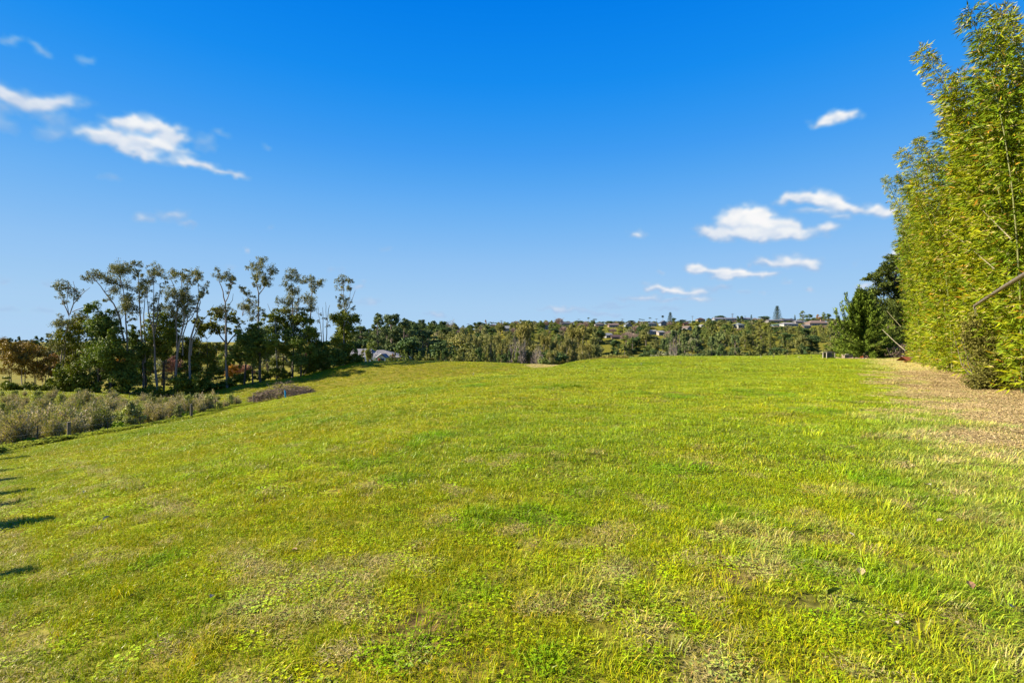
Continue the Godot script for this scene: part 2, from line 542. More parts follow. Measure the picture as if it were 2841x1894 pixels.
func make_ground() -> void:
	var xs := PackedFloat32Array()
	var ds := PackedFloat32Array()
	var x := -36.0
	while x <= 40.0: xs.append(x); x += 0.5
	var step := 0.5
	while x < 2600.0: xs.append(x); step = minf(step * 1.07, 130.0); x += step
	step = 0.5
	x = -36.0
	var left := PackedFloat32Array()
	while x > -2600.0: step = minf(step * 1.07, 130.0); x -= step; left.append(x)
	left.reverse()
	left.append_array(xs)
	xs = left
	x = -3.0
	while x <= 64.0: ds.append(x); x += 0.5
	step = 0.5
	while x < 3200.0: ds.append(x); step = minf(step * 1.05, 120.0); x += step
	step = 0.5
	x = -3.0
	left = PackedFloat32Array()
	while x > -300.0: step = minf(step * 1.3, 60.0); x -= step; left.append(x)
	left.reverse()
	left.append_array(ds)
	ds = left
	var v := PackedVector3Array()
	var c := PackedColorArray()
	var ix := PackedInt32Array()
	var w := xs.size()
	for d in ds:
		for q in xs:
			v.append(Vector3(q, gh(q, d), -d))
			var k := turf(q, d) * 0.8
			k = k.lerp(C_SOIL, maxf(z_soil, 0.42))
			k = k.lerp(C_STRAW * 0.9, z_straw * 0.8)
			k.a = 1.0
			c.append(k)
	for j in ds.size() - 1:
		for i in w - 1:
			var a := j * w + i
			ix.append(a); ix.append(a + w); ix.append(a + 1)
			ix.append(a + 1); ix.append(a + w); ix.append(a + w + 1)
	var n := PackedVector3Array()
	n.resize(v.size())
	for j in ds.size():
		for i in w:
			var e := v[j * w + mini(i + 1, w - 1)] - v[j * w + maxi(i - 1, 0)]
			var f := v[mini(j + 1, ds.size() - 1) * w + i] - v[maxi(j - 1, 0) * w + i]
			n[j * w + i] = e.cross(f).normalized()
	var a := []
	a.resize(Mesh.ARRAY_MAX)
	a[Mesh.ARRAY_VERTEX] = v
	a[Mesh.ARRAY_NORMAL] = n
	a[Mesh.ARRAY_COLOR] = c
	a[Mesh.ARRAY_INDEX] = ix
	var m := ArrayMesh.new()
	m.add_surface_from_arrays(Mesh.PRIMITIVE_TRIANGLES, a)
	var mat := StandardMaterial3D.new()
	mat.resource_name = "earth and thatch"
	mat.vertex_color_use_as_albedo = true
	mat.roughness = 0.95
	mat.metallic_specular = 0.2
	mat.albedo_texture = grain_texture(0.55)
	mat.uv1_triplanar = true
	mat.uv1_world_triplanar = true
	mat.uv1_scale = Vector3.ONE * 0.9
	m.surface_set_material(0, mat)
	var o := MeshInstance3D.new()
	o.name = "ground"
	o.mesh = m
	o.set_meta("kind", "structure")
	o.set_meta("label", "sloping green paddock running down to a wooded valley")
	add_child(o)

# blades of one patch of grass
func sward(count: int, radius: float, h0: float, h1: float, wide: float, lean: float, dead: float, bend := 0.0) -> ArrayMesh:
	var L := Leaves.new()
	for i in count:
		var w := rr(0, TAU)
		var r := radius * sqrt(rng.randf())
		var p := Vector3(cos(w) * r, -0.01, sin(w) * r)
		var h := rr(h0, h1)
		var t := rr(0, TAU)
		var o := Vector3(cos(t), 0, sin(t)) * h * lean * rr(0.3, 1.0) + Vector3(bend * h, 0, bend * h * 0.4) * rr(0.5, 1.1)
		if bend > 0.0: o += Vector3(cos(w), 0, sin(w)) * h * 0.35
		var mid := p + Vector3(o.x * 0.32, h * 0.62, o.z * 0.32)
		var tip := p + Vector3(o.x, h * (1.0 - 0.35 * minf(o.length() / h, 1.2)), o.z)
		var f := rr(0, TAU)
		var half := Vector3(cos(f), 0, sin(f)) * wide * rr(0.6, 1.2)
		var k := Color(rr(0.72, 1.0), rr(0.78, 0.97), rr(0.4, 0.9))
		var g := rr(0.7, 1.0)
		k = Color(k.r * g, k.g * g, k.b * g)
		if rng.randf() < dead: k = Color(rr(0.8, 1), rr(0.6, 0.75), 1.0)
		L.blade(p, mid, tip, half, k)
	var gm := foliage_mat("grass blade", 0.4, Color(0.55, 0.6, 0.1))
	gm.metallic_specular = 0.28
	return L.mesh(gm)

func litter(count: int, radius: float) -> ArrayMesh:
	var L := Leaves.new()
	for i in count:
		var w := rr(0, TAU)
		var r := radius * sqrt(rng.randf())
		var p := Vector3(cos(w) * r, rr(0.0, 0.03), sin(w) * r)
		var t := rr(0, TAU)
		var along := Vector3(cos(t), rr(-0.05, 0.5), sin(t)) * rr(0.025, 0.075)
		var half := along.cross(Vector3(rr(-0.4, 0.4), 1, rr(-0.4, 0.4))).normalized() * rr(0.0022, 0.005)
		var g := rr(0.5, 1.0)
		L.leaf(p, along, half, Color(g, g * rr(0.85, 1.0), g * rr(0.7, 1.0)))
	return L.mesh(foliage_mat("dry thatch", 0.7, Color(0.2, 0.17, 0.1)))

func clover(count: int, radius: float, size: float) -> ArrayMesh:
	var L := Leaves.new()
	for i in count:
		var w := rr(0, TAU)
		var r := radius * sqrt(rng.randf())
		var p := Vector3(cos(w) * r, rr(0.015, 0.06) * size / 0.02, sin(w) * r)
		var t := rr(0, TAU)
		var g := rr(0.6, 1.0)
		for j in 3:
			var z := t + TAU * j / 3.0
			var along := Vector3(cos(z), rr(-0.1, 0.35), sin(z)) * size * rr(0.8, 1.2)
			L.leaf(p, along, Vector3(-sin(z), rr(-0.2, 0.2), cos(z)) * size * 0.42, Color(g * rr(0.7, 0.95), g, g * rr(0.6, 0.9)))
	return L.mesh(foliage_mat("clover leaf", 0.75, Color(0.35, 0.5, 0.1)))

func scatter(called: String, m: Mesh, list: Array, label: String) -> void:
	var mm := MultiMesh.new()
	mm.transform_format = MultiMesh.TRANSFORM_3D
	mm.use_colors = true
	mm.mesh = m
	mm.instance_count = list.size()
	for i in list.size():
		mm.set_instance_transform(i, list[i][0])
		mm.set_instance_color(i, list[i][1])
	var o := MultiMeshInstance3D.new()
	o.name = numbered(called)
	o.multimesh = mm
	o.set_meta("kind", "stuff")
	o.set_meta("label", label)
	o.set_meta("category", "grass")
	add_child(o)

func grow_grass() -> void:
	var short := []
	var long := []
	var dry := []
	var leafy := []
	var far := []
	for i in 3: short.append([]); long.append([]); dry.append([]); leafy.append([]); far.append([])
	# rings of depth: from, to, patches per square metre, patch scale
	for ring in [[1.7, 6.0, 150.0, 1.0], [6.0, 12.0, 62.0, 1.5], [12.0, 26.0, 36.0, 1.9], [26.0, 55.0, 13.0, 2.9], [55.0, 116.0, 4.2, 4.4]]:
		var d0: float = ring[0]
		var d1: float = ring[1]
		var area := 1.2 * (d1 * d1 - d0 * d0) + 3.0 * (d1 - d0)
		var count := int(area * ring[2])
		for i in count:
			var d := sqrt(lerpf(d0 * d0, d1 * d1, rng.randf()))
			var x := rr(-1.2 * d - 1.5, 1.2 * d + 1.5)
			if x > 6.6 + 0.70 * d and d < 44.0: continue
			if d > 108.0 + 0.1 * x and x > -60.0: continue
			var s: float = ring[3]
			var k := turf(x, d)
			var g := rr(0.62, 1.22)
			var warm := rr(0.88, 1.1)
			k = Color(k.r * g * warm * 1.42, k.g * g * 1.42, k.b * g * 1.42)
			if rng.randf() < z_soil * 0.85: continue
			var straw := rng.randf() < z_straw * 0.92
			var matted := not straw and rng.randf() < z_thatch
			var hs := pow(s, 0.35) * rr(0.7, 1.25)
			var y := gh(x, d)
			var b := Basis(Vector3.UP, rr(0, TAU)).scaled(Vector3(s, hs, s))
			var which := rng.randi() % 3
			if straw and d < 26.0:
				var q := C_STRAW * rr(0.75, 1.15)
				if rng.randf() < 0.25: q = q.lerp(Color(0.3, 0.2, 0.1), 0.4)
				dry[which].append([Transform3D(b, Vector3(x, y, -d)), q])
				if rng.randf() < (0.85 if z_straw > 0.7 else 0.3): continue
				b = Basis(Vector3.UP, rr(0, TAU)).scaled(Vector3(s, hs * 0.7, s))
				k = k.lerp(q, 0.5)
			elif straw:
				k = k.lerp(C_STRAW * 1.15, 0.85) * rr(0.85, 1.1)
			elif matted and d < 14.0:
				dry[which].append([Transform3D(b.scaled(Vector3(0.8, 0.7, 0.8)), Vector3(x, y, -d)), C_THATCH * rr(0.8, 1.25)])
				k = k.lerp(C_THATCH, 0.4)
			var tall := rng.randf() < (0.03 + (0.26 if d < 9.0 else 0.10) * z_lush + 0.40 * z_long) * (1.0 if d < 26.0 else 0.6)
			if tall and z_straw < 0.5:
				var bl := Basis(Vector3.UP, rr(-0.9, 0.9)).scaled(Vector3(s, hs * 0.9, s) * rr(0.7, 1.15))
				long[which].append([Transform3D(bl, Vector3(x, y, -d)), k])
			elif rng.randf() < 0.05 + 0.5 * z_lush and d < 60.0:
				leafy[which].append([Transform3D(b, Vector3(x, y, -d)), Color(k.r, k.g, k.b)])
			elif d < 26.0:
				short[which].append([Transform3D(b, Vector3(x, y, -d)), k])
			else:
				far[which].append([Transform3D(b, Vector3(x, y, -d)), k])
	for i in 3:
		scatter("grass", sward(72, 0.13, 0.025, 0.068, 0.0026, 1.25, 0.06), short[i], "short mown green grass of the paddock")
		scatter("long_grass", sward(48, 0.09, 0.06, 0.155, 0.0028, 0.6, 0.04, 0.8), long[i], "long bent grass tufts among the short turf")
		scatter("dry_thatch", litter(110, 0.14), dry[i], "dry straw-coloured thatch lying between the grass")
		scatter("clover", clover(34, 0.12, 0.0125), leafy[i], "low leafy clover patches in the turf")
		scatter("distant_grass", sward(60, 0.14, 0.03, 0.07, 0.0034, 1.25, 0.05), far[i], "grass of the far paddock and mound")

# ---------------------------------------------------------------- plants
func clump(L: Leaves, c: Vector3, r: Vector3, count: int, size: float, ca: Color, cb: Color, narrow := 0.3, droop := 0.0) -> void:
	# one mass of leaves made of smaller bunches
	var m := clampi(count / 20, 5, 40)
	for i in m:
		var sc := c + rdir() * r * pow(rng.randf(), 0.5) * 0.8
		var sr := r * rr(0.28, 0.5)
		var shade := rr(0.8, 1.2)
		for j in count / m:
			var u := rdir()
			var p := sc + u * sr * pow(rng.randf(), 0.4)
			var nn := (u * 0.7 + Vector3(0, 0.5, 0) + rdir() * 0.8).normalized()
			var along := nn.cross(rdir()).normalized()
			along.y -= droop
			along = along.normalized()
			var l := size * rr(0.65, 1.35)
			var k := tint(ca, cb, 0.2)
			L.leaf(p - along * l * 0.5, along * l, along.cross(nn).normalized() * l * narrow, Color(k.r * shade, k.g * shade, k.b * shade))

func limb(S: Solid, pts: Array, r0: float, r1: float, k: Color, sides := 6, wobble := 0.0) -> void:
	var p := PackedVector3Array()
	var r := PackedFloat32Array()
	var n := pts.size()
	for i in n:
		var q: Vector3 = pts[i]
		p.append(q)
		r.append(lerpf(r0, r1, float(i) / (n - 1)))
		if i < n - 1 and wobble > 0.0:
			var e: Vector3 = pts[i + 1]
			p.append(q.lerp(e, 0.5) + rdir() * wobble)
			r.append(lerpf(r0, r1, (i + 0.5) / (n - 1)))
	S.tube(p, r, sides, k)

# tree whose trunks and leaf masses are laid out in a frame of the photograph (origin, scale), at one depth
func framed_tree(called: String, label: String, category: String, group: String, d: float, fr: Array, trunks: Array, blobs: Array, o: Dictionary) -> Node3D:
	var ox: float = fr[0]
	var oy: float = fr[1]
	var sc: float = fr[2]
	var base_px: float = ox + trunks[0][0][0] / sc
	var root := ground(base_px, d)
	var t := thing(called, label, category, root, group)
	var S := Solid.new()
	var L := Leaves.new()
	var bark: Color = o.get("bark", Color(0.3, 0.25, 0.2))
	var thick: float = o.get("thick", 0.3)
	var path: Array[Vector3] = []
	for ti in trunks.size():
		var pts := []
		var tr: Array = trunks[ti]
		var away := 0.0 if ti == 0 else rr(-0.8, 0.8)
		for i in tr.size():
			var p := at(ox + tr[i][0] / sc, oy + tr[i][1] / sc, d + away * i / tr.size() + (rr(-0.25, 0.25) if i > 0 else 0.0)) - root
			if i == 0 and ti == 0: pts.append(Vector3(p.x, -0.3, p.z))
			if i == 0 and ti == 0 and p.y < 0.2: continue
			pts.append(p)
		var r0 := thick * (1.0 if ti == 0 else 0.55)
		if ti > 0 and tr.size() > 0 and tr[0].size() > 2: r0 = tr[0][2]
		limb(S, pts, r0, 0.03, bark, 7, 0.1)
		for q in pts: path.append(q)
	var size: float = o.get("leaf", 0.3)
	for b in blobs:
		var rad: float = b[2] / sc / F * d * o.get("grow", 1.1)
		var c := at(ox + b[0] / sc, oy + b[1] / sc, d + rr(-1.0, 1.0) * rad * o.get("depth", 1.3)) - root
		# limb from the nearest lower point of a trunk
		var best := path[0]
		var cost := 1e9
		for q in path:
			var e := q.distance_to(c) + maxf(0.0, q.y - c.y + 0.6 * rad) * 2.5
			if e < cost: cost = e; best = q
		if o.get("limbs", true):
			var mid := best.lerp(c, 0.55) - Vector3(0, 0.12 * best.distance_to(c), 0)
			limb(S, [best, mid, c], minf(0.09, 0.02 + 0.012 * best.distance_to(c)), 0.015, bark, 4)
			for w in 3:
				limb(S, [mid.lerp(c, 0.6), c + rdir() * rad * 0.7], 0.02, 0.008, bark, 3)
		var n := int(o.get("lai", 3.0) * PI * rad * rad / (o.get("narrow", 0.3) * size * size)) + 12
		for w in 4:
			var f := rr(0.38, 0.85)
			var off := rdir() * rad * (1.0 - f * 0.7)
			clump(L, c + off, Vector3(rad * f * rr(0.8, 1.3), rad * f * o.get("flat", 0.8) * rr(0.75, 1.25), rad * f * rr(0.8, 1.3)), int(n * f * f * 0.62) + 6, size, o.ca, o.cb, o.get("narrow", 0.3), o.get("droop", 0.0))
	part("trunk", S.mesh(solid_mat("bark", 0.9, 0.5, 0.8)), t)
	if L.v.size() > 0: part("crown", L.mesh(foliage_mat("tree leaf", 0.55, Color(0.58, 0.62, 0.16))), t)
	return t

# ---------------------------------------------------------------- bamboo hedge
func bamboo_leaves(L: Leaves, p: Vector3, dir: Vector3, count: int, big: float, own := 0.5) -> void:
	var tone := clampf(own + rr(-0.4, 0.4), 0, 1)
	var glow := rr(0.75, 1.3)
	for i in count:
		var a := (dir + rdir() * 0.75 + Vector3(0, -0.35, 0)).normalized()
		var l := rr(0.16, 0.30) * big
		var side := a.cross(rdir()).normalized()
		var k := Color(0.255, 0.255, 0.008).lerp(Color(0.095, 0.15, 0.009), clampf(tone + rr(-0.3, 0.3), 0, 1)) * (glow * rr(0.8, 1.2))
		var z := rng.randf()
		if z < 0.06: k = Color(0.42, 0.33, 0.12) * rr(0.7, 1.1)
		elif z < 0.09: k = Color(0.36, 0.18, 0.02) * rr(0.7, 1.1)
		L.leaf(p + dir * rr(-0.12, 0.18) + rdir() * 0.05, a * l, side * l * rr(0.065, 0.09), k)

func culm_leaves(L: Leaves, pts: PackedVector3Array, from: float, reach: float, per: int) -> void:
	var n := pts.size()
	var whole := 0.0
	for i in n - 1: whole += pts[i].distance_to(pts[i + 1])
	var nodes := int(whole / 0.30)
	var own := rr(0.0, 1.0)
	for i in nodes:
		var t := (i + rng.randf() * 0.6) / nodes
		if t < from: continue
		var f := t * (n - 1)
		var a := pts[int(f)]
		var b := pts[mini(int(f) + 1, n - 1)]
		var p := a.lerp(b, f - int(f))
		var ax := (b - a).normalized() if b != a else Vector3.UP
		var len := reach * (0.55 + 0.75 * t) * (1.0 if t < 0.5 else lerpf(1.0, 0.12, (t - 0.5) / 0.5))
		var w0 := rr(0, TAU)
		for j in 6:
			var w := w0 + TAU * j / 6.0 + rr(-0.4, 0.4)
			var o := (ax.cross(Vector3(cos(w), 0.05, sin(w))).normalized() + ax * rr(0.1, 0.9)).normalized()
			var l := len * rr(0.35, 1.15)
			bamboo_leaves(L, p + o * l, (o + Vector3(0, -0.2, 0)).normalized(), per, 1.0 if t < 0.8 else 0.85, own)
			if l > 0.5: bamboo_leaves(L, p + o * l * 0.6, o, per / 2, 0.9, own)

func culm_path(base: Vector3, h: float, out: Vector3, nod: float) -> PackedVector3Array:
	var p := PackedVector3Array()
	for i in 9:
		var t := i / 8.0
		p.append(base + Vector3(0, h * (t - 0.06 * nod * pow(t, 4)), 0) + out * h * (0.055 * t * t + 0.06 * nod * pow(t, 3.5)))
	return p

func bamboo_proto(h: float, culms: int) -> Node3D:
	var t := Node3D.new()
	var L := Leaves.new()
	var green := solid_mat("bamboo cane", 0.45, 0.25, 0.5)
	for c in culms:
		var w := rr(0, TAU)
		var base := Vector3(cos(w), 0, sin(w)) * rr(0.2, 1.15)
		var out := (Vector3(cos(w), 0, sin(w)) + Vector3(0.5, 0, 0)).normalized()
		var pts := culm_path(base, h * (rr(0.55, 0.97) if c > 0 else 1.0), out, rr(0.4, 1.5))
		var r := PackedFloat32Array()
		for i in pts.size(): r.append(lerpf(0.035, 0.006, i / 8.0))
		var S := Solid.new()
		S.tube(pts, r, 6, Color(0.15, 0.16, 0.04))
		part("culm", S.mesh(green), t)
		culm_leaves(L, pts, 0.03, rr(0.66, 0.85), 20)
	# low side shoots down to the ground
	for i in 330:
		var w := rr(0, TAU)
		var y := rr(0.1, 3.0)
		var rad := rr(0.5, 1.45)
		bamboo_leaves(L, Vector3(cos(w) * rad, y, sin(w) * rad), Vector3(cos(w), 0.15, sin(w)).normalized(), 7, 0.9)
	part("foliage", L.mesh(foliage_mat("bamboo leaf", 0.42, Color(0.42, 0.42, 0.06))), t)
	return t

func hedge_at(d: float) -> Vector3:
	var x := 6.1 + 0.70 * d
	return Vector3(x, gh(x, d), -d)

func cane(called: String, label: String, pts: Array, r0: float, r1: float, k: Color) -> Node3D:
	var base: Vector3 = pts[0]
	var t := thing(called, label, "cane", base, "")
	var S := Solid.new()
	var p := PackedVector3Array()
	var r := PackedFloat32Array()
	for i in pts.size() - 1:
		var a: Vector3 = pts[i]
		var b: Vector3 = pts[i + 1]
		var n := maxi(2, int(a.distance_to(b) / 0.32))
		for j in n + (1 if i == pts.size() - 2 else 0):
			var f := float(j) / n
			var g := (i + f) / (pts.size() - 1)
			var rad := lerpf(r0, r1, g)
			var q := a.lerp(b, f) - base
			var ax := (b - a).normalized()
			# a swollen ring at each node
			p.append(q - ax * 0.02); r.append(rad)
			p.append(q); r.append(rad * 1.18)
			p.append(q + ax * 0.02); r.append(rad)
	S.tube(p, r, 8, k)
	part("stem", S.mesh(solid_mat("bamboo cane", 0.45, 0.25, 0.5)), t)
	return t

func make_bamboo() -> void:
	var protos := [bamboo_proto(14.0, 8), bamboo_proto(13.3, 8), bamboo_proto(13.8, 8), bamboo_proto(13.0, 8), bamboo_proto(14.3, 8)]
	var d := 13.0
	var i := 0
	var face := atan2(0.573, -0.819)          # local +x turned to the open side of the hedge
	while d < 41.0:
		var p := hedge_at(d) + Vector3(rr(-0.25, 0.25), 0, rr(-0.2, 0.2))
		var nth := int((40.999 - d) / 1.28)
		var label := "tall yellow-green bamboo clump, %s in the hedge from its end beside the dark pine" % ["first", "second", "third", "fourth", "fifth", "sixth", "seventh", "eighth", "ninth", "tenth", "eleventh", "twelfth", "thirteenth", "fourteenth", "fifteenth", "sixteenth", "seventeenth", "eighteenth", "nineteenth", "twentieth", "twenty-first", "twenty-second", "twenty-third"][nth]
		copy_of(protos[i % 5], "bamboo_clump", label, "bamboo", "bamboo clumps of the hedge", p, Vector3(1, rr(0.85, 0.93) + 0.09 * sm(22.0, 16.0, d), 1) * rr(0.96, 1.04), face + rr(-0.5, 0.5))
		i += 1
		d += 1.28
	for q in protos: q.free()
	# culms that lean out of the end of the hedge into the sky
	var root := hedge_at(41.0)
	var t := thing("leaning_bamboo", "bamboo culms arching out of the hedge end into open sky", "bamboo", root, "")
	var L := Leaves.new()
	for a in [[[2550, 990, 41.0], [2545, 800, 41.0], [2525, 660, 40.6], [2492, 570, 40.2], [2470, 520, 40.0], [2456, 492, 39.8]], [[2560, 990, 42.0], [2565, 760, 41.0], [2555, 600, 40.0], [2530, 510, 40.0], [2505, 492, 40.0], [2490, 496, 40.0]],
		[[2570, 990, 41.0], [2580, 700, 40.0], [2575, 500, 38.0], [2560, 430, 36.0], [2552, 400, 36.0], [2550, 385, 36.0]]]:
		var pts := PackedVector3Array()
		var r := PackedFloat32Array()
		for k in a.size():
			pts.append(at(a[k][0], a[k][1], a[k][2]) - root)
			r.append(lerpf(0.045, 0.008, k / 5.0))
		pts[0].y = 0.0
		var S := Solid.new()
		S.tube(pts, r, 6, Color(0.15, 0.16, 0.04))
		part("culm", S.mesh(solid_mat("bamboo cane", 0.45, 0.25, 0.5)), t)
		culm_leaves(L, pts, 0.35, 0.55, 7)
	part("foliage", L.mesh(foliage_mat("bamboo leaf", 0.42, Color(0.42, 0.42, 0.06))), t)
	var pale := Color(0.26, 0.22, 0.11)
	cane("bare_cane", "long thin bare cane slanting down across the bamboo foliage", [at(2806, 662, 14.0), at(2720, 575, 17.2), at(2640, 492, 21.6)], 0.018, 0.008, pale)
	cane("bare_cane", "shorter thin bare cane slanting below the longest bare cane", [at(2760, 745, 15.6), at(2680, 676, 19.4), at(2598, 608, 25.6)], 0.017, 0.007, pale)
	cane("bare_cane", "pale bare cane poking out low beside the dark pine", [at(2512, 972, 39.2), at(2480, 944, 40.0), at(2450, 915, 41.0)], 0.022, 0.014, Color(0.36, 0.3, 0.2))
	cane("bare_cane", "faint bare cane hanging above the low pale cane by the pine", [at(2500, 905, 39.6), at(2475, 878, 40.2), at(2462, 862, 40.8)], 0.016, 0.01, pale)
	cane("bare_cane", "thin bare cane among bamboo leaves near the hedge top", [at(2606, 690, 25.6), at(2588, 655, 27.0), at(2572, 620, 28.4)], 0.014, 0.008, pale)
	var big := cane("broken_cane", "thick grey-brown broken bamboo pole with a shredded end", [at(2905, 725, 11.2), at(2790, 794, 14.1), at(2706, 848, 17.2)], 0.062, 0.045, Color(0.15, 0.115, 0.075))
	var S2 := Solid.new()
	var e := at(2706, 848, 17.2) - big.position
	for k in 6:
		limb(S2, [e + rdir() * 0.04, e + Vector3(rr(-0.1, 0.06), -0.15, rr(-0.05, 0.05)), e + Vector3(rr(-0.12, 0.12), rr(-0.4, -0.26), rr(-0.05, 0.05))], 0.012, 0.004, Color(0.22, 0.18, 0.14), 4)
	part("shredded_fibre", S2.mesh(solid_mat("bamboo cane", 0.45, 0.25, 0.5)), big)
	# dark shrub against the foot of the hedge
	var sp := ground(2752, 16.4)
	var sh := thing("dark_shrub", "dark olive small-leaved shrub leaning at the foot of the bamboo", "shrub", sp, "")
	var T := Solid.new()
	var M := Leaves.new()
	for k in 5: limb(T, [Vector3(rr(-0.1, 0.2), -0.05, rr(-0.4, -0.1)), Vector3(rr(-0.4, 0.3), 0.8, rr(-0.8, -0.3)), Vector3(rr(-0.7, 0.1), rr(1.4, 2.0), rr(-0.9, -0.4))], 0.02, 0.006, Color(0.2, 0.16, 0.11), 5)
	for b in [[2700, 905, 30], [2725, 925, 34], [2690, 945, 30], [2740, 960, 34], [2715, 985, 36], [2755, 1000, 36], [2735, 1030, 38], [2775, 1040, 34], [2750, 1065, 36], [2790, 1070, 30], [2720, 1060, 24], [2770, 1085, 26]]:
		var rad: float = b[2] / F * 17.6
		clump(M, at(b[0] + rr(-12, 12), b[1] + rr(-8, 8), rr(15.9, 17.0)) - sp, Vector3(rad * 1.3, rad * 1.15, rad * 1.4), 820, 0.075, Color(0.07, 0.07, 0.014), Color(0.16, 0.145, 0.032), 0.28)
	part("stem", T.mesh(solid_mat("bark", 0.9, 0.5, 0.8)), sh)
	part("foliage", M.mesh(foliage_mat("tree leaf", 0.55, Color(0.58, 0.62, 0.16))), sh)

# ---------------------------------------------------------------- conifers beside the hedge
func sprays(L: Leaves, pts: PackedVector3Array, size: float, ca: Color, cb: Color, per: int) -> void:
	# foliage sprays along one branch
	for i in pts.size() - 1:
		var dir := (pts[i + 1] - pts[i]).normalized()
		for j in per:
			var p := pts[i].lerp(pts[i + 1], rng.randf())
			var a := (dir * rr(0.5, 1.3) + rdir() * 0.75 + Vector3(0, 0.15, 0)).normalized()
			var l := size * rr(0.6, 1.3)
			L.leaf(p + rdir() * size * 0.55, a * l, a.cross(rdir()).normalized() * l * 0.16, tint(ca, cb, 0.25))

func young_conifer() -> void:
	var d := 57.0
	var root := ground(2402, d)
	var t := thing("conifer", "bushy bright green young conifer with pointed upright shoots", "tree", root, "")
	var S := Solid.new()
	var L := Leaves.new()
	var h := at(2385, 795, d).y - root.y
	limb(S, [Vector3(0, -0.2, 0), Vector3(-0.1, h * 0.4, 0), Vector3(-0.55, h * 0.93, 0)], 0.28, 0.03, Color(0.16, 0.12, 0.09), 8)
	var ca := Color(0.06, 0.10, 0.014)
	var cb := Color(0.15, 0.195, 0.022)
	for i in 210:
		var f := pow(rng.randf(), 1.1)
		var y := h * (0.01 + 0.90 * f)
		var w := rr(0, TAU)
		var len := (4.0 * pow(1.0 - f, 1.2) + 0.3) * rr(0.7, 1.08)
		var o := Vector3(cos(w), 0, sin(w))
		var rise := lerpf(0.02, 1.35, pow(f, 0.8)) * rr(0.8, 1.3)
		var p0 := Vector3(-0.6 * f, y, 0)
		var pts := PackedVector3Array([p0, p0 + o * len * 0.35 + Vector3(0, len * 0.10 * rise, 0), p0 + o * len * 0.7 + Vector3(0, len * 0.34 * rise, 0), p0 + o * len * 0.98 + Vector3(0, len * 0.72 * rise, 0)])
		if pts[3].y > h * 0.97: continue
		if i % 3 == 0: limb(S, [pts[0], pts[1], pts[2], pts[3]], 0.035, 0.008, Color(0.2, 0.15, 0.1), 4)
		sprays(L, pts, 0.25, ca, cb, 74)
	# upright shoots that give the outline its points
	for a in [[2385, 795, 870], [2346, 815, 890], [2318, 858, 930], [2335, 842, 920], [2420, 812, 880], [2372, 830, 890], [2402, 820, 880], [2440, 850, 910], [2360, 850, 900], [2306, 895, 950], [2325, 880, 950]]:
		var top := at(a[0], a[1], d + rr(-0.6, 0.6)) - root
		var low := Vector3(top.x * 0.55 - 0.1, at(a[0], a[2], d).y - root.y, top.z * 0.5)
		var pts := PackedVector3Array([low, low.lerp(top, 0.35) + Vector3((top.x - low.x) * 0.2, 0, 0), low.lerp(top, 0.7) + Vector3((top.x - low.x) * 0.1, 0, 0), top])
		limb(S, [pts[0], pts[1], pts[2], pts[3]], 0.04, 0.01, Color(0.2, 0.15, 0.1), 4)
		sprays(L, pts, 0.30, ca, cb, 70)
	part("trunk", S.mesh(solid_mat("bark", 0.9, 0.5, 0.8)), t)
	part("crown", L.mesh(foliage_mat("needle", 0.6, Color(0.3, 0.36, 0.08))), t)

# ---------------------------------------------------------------- shelter belt of gums on the low side
const Z1 := [0.0, 680.0, 2.7036]
const Z2 := [500.0, 680.0, 3.2661]
const PX := [0.0, 0.0, 1.0]

func belt_depth(px: float) -> float:
	return lerpf(86.0, 103.0, clampf((px - 150.0) / 800.0, 0.0, 1.0))

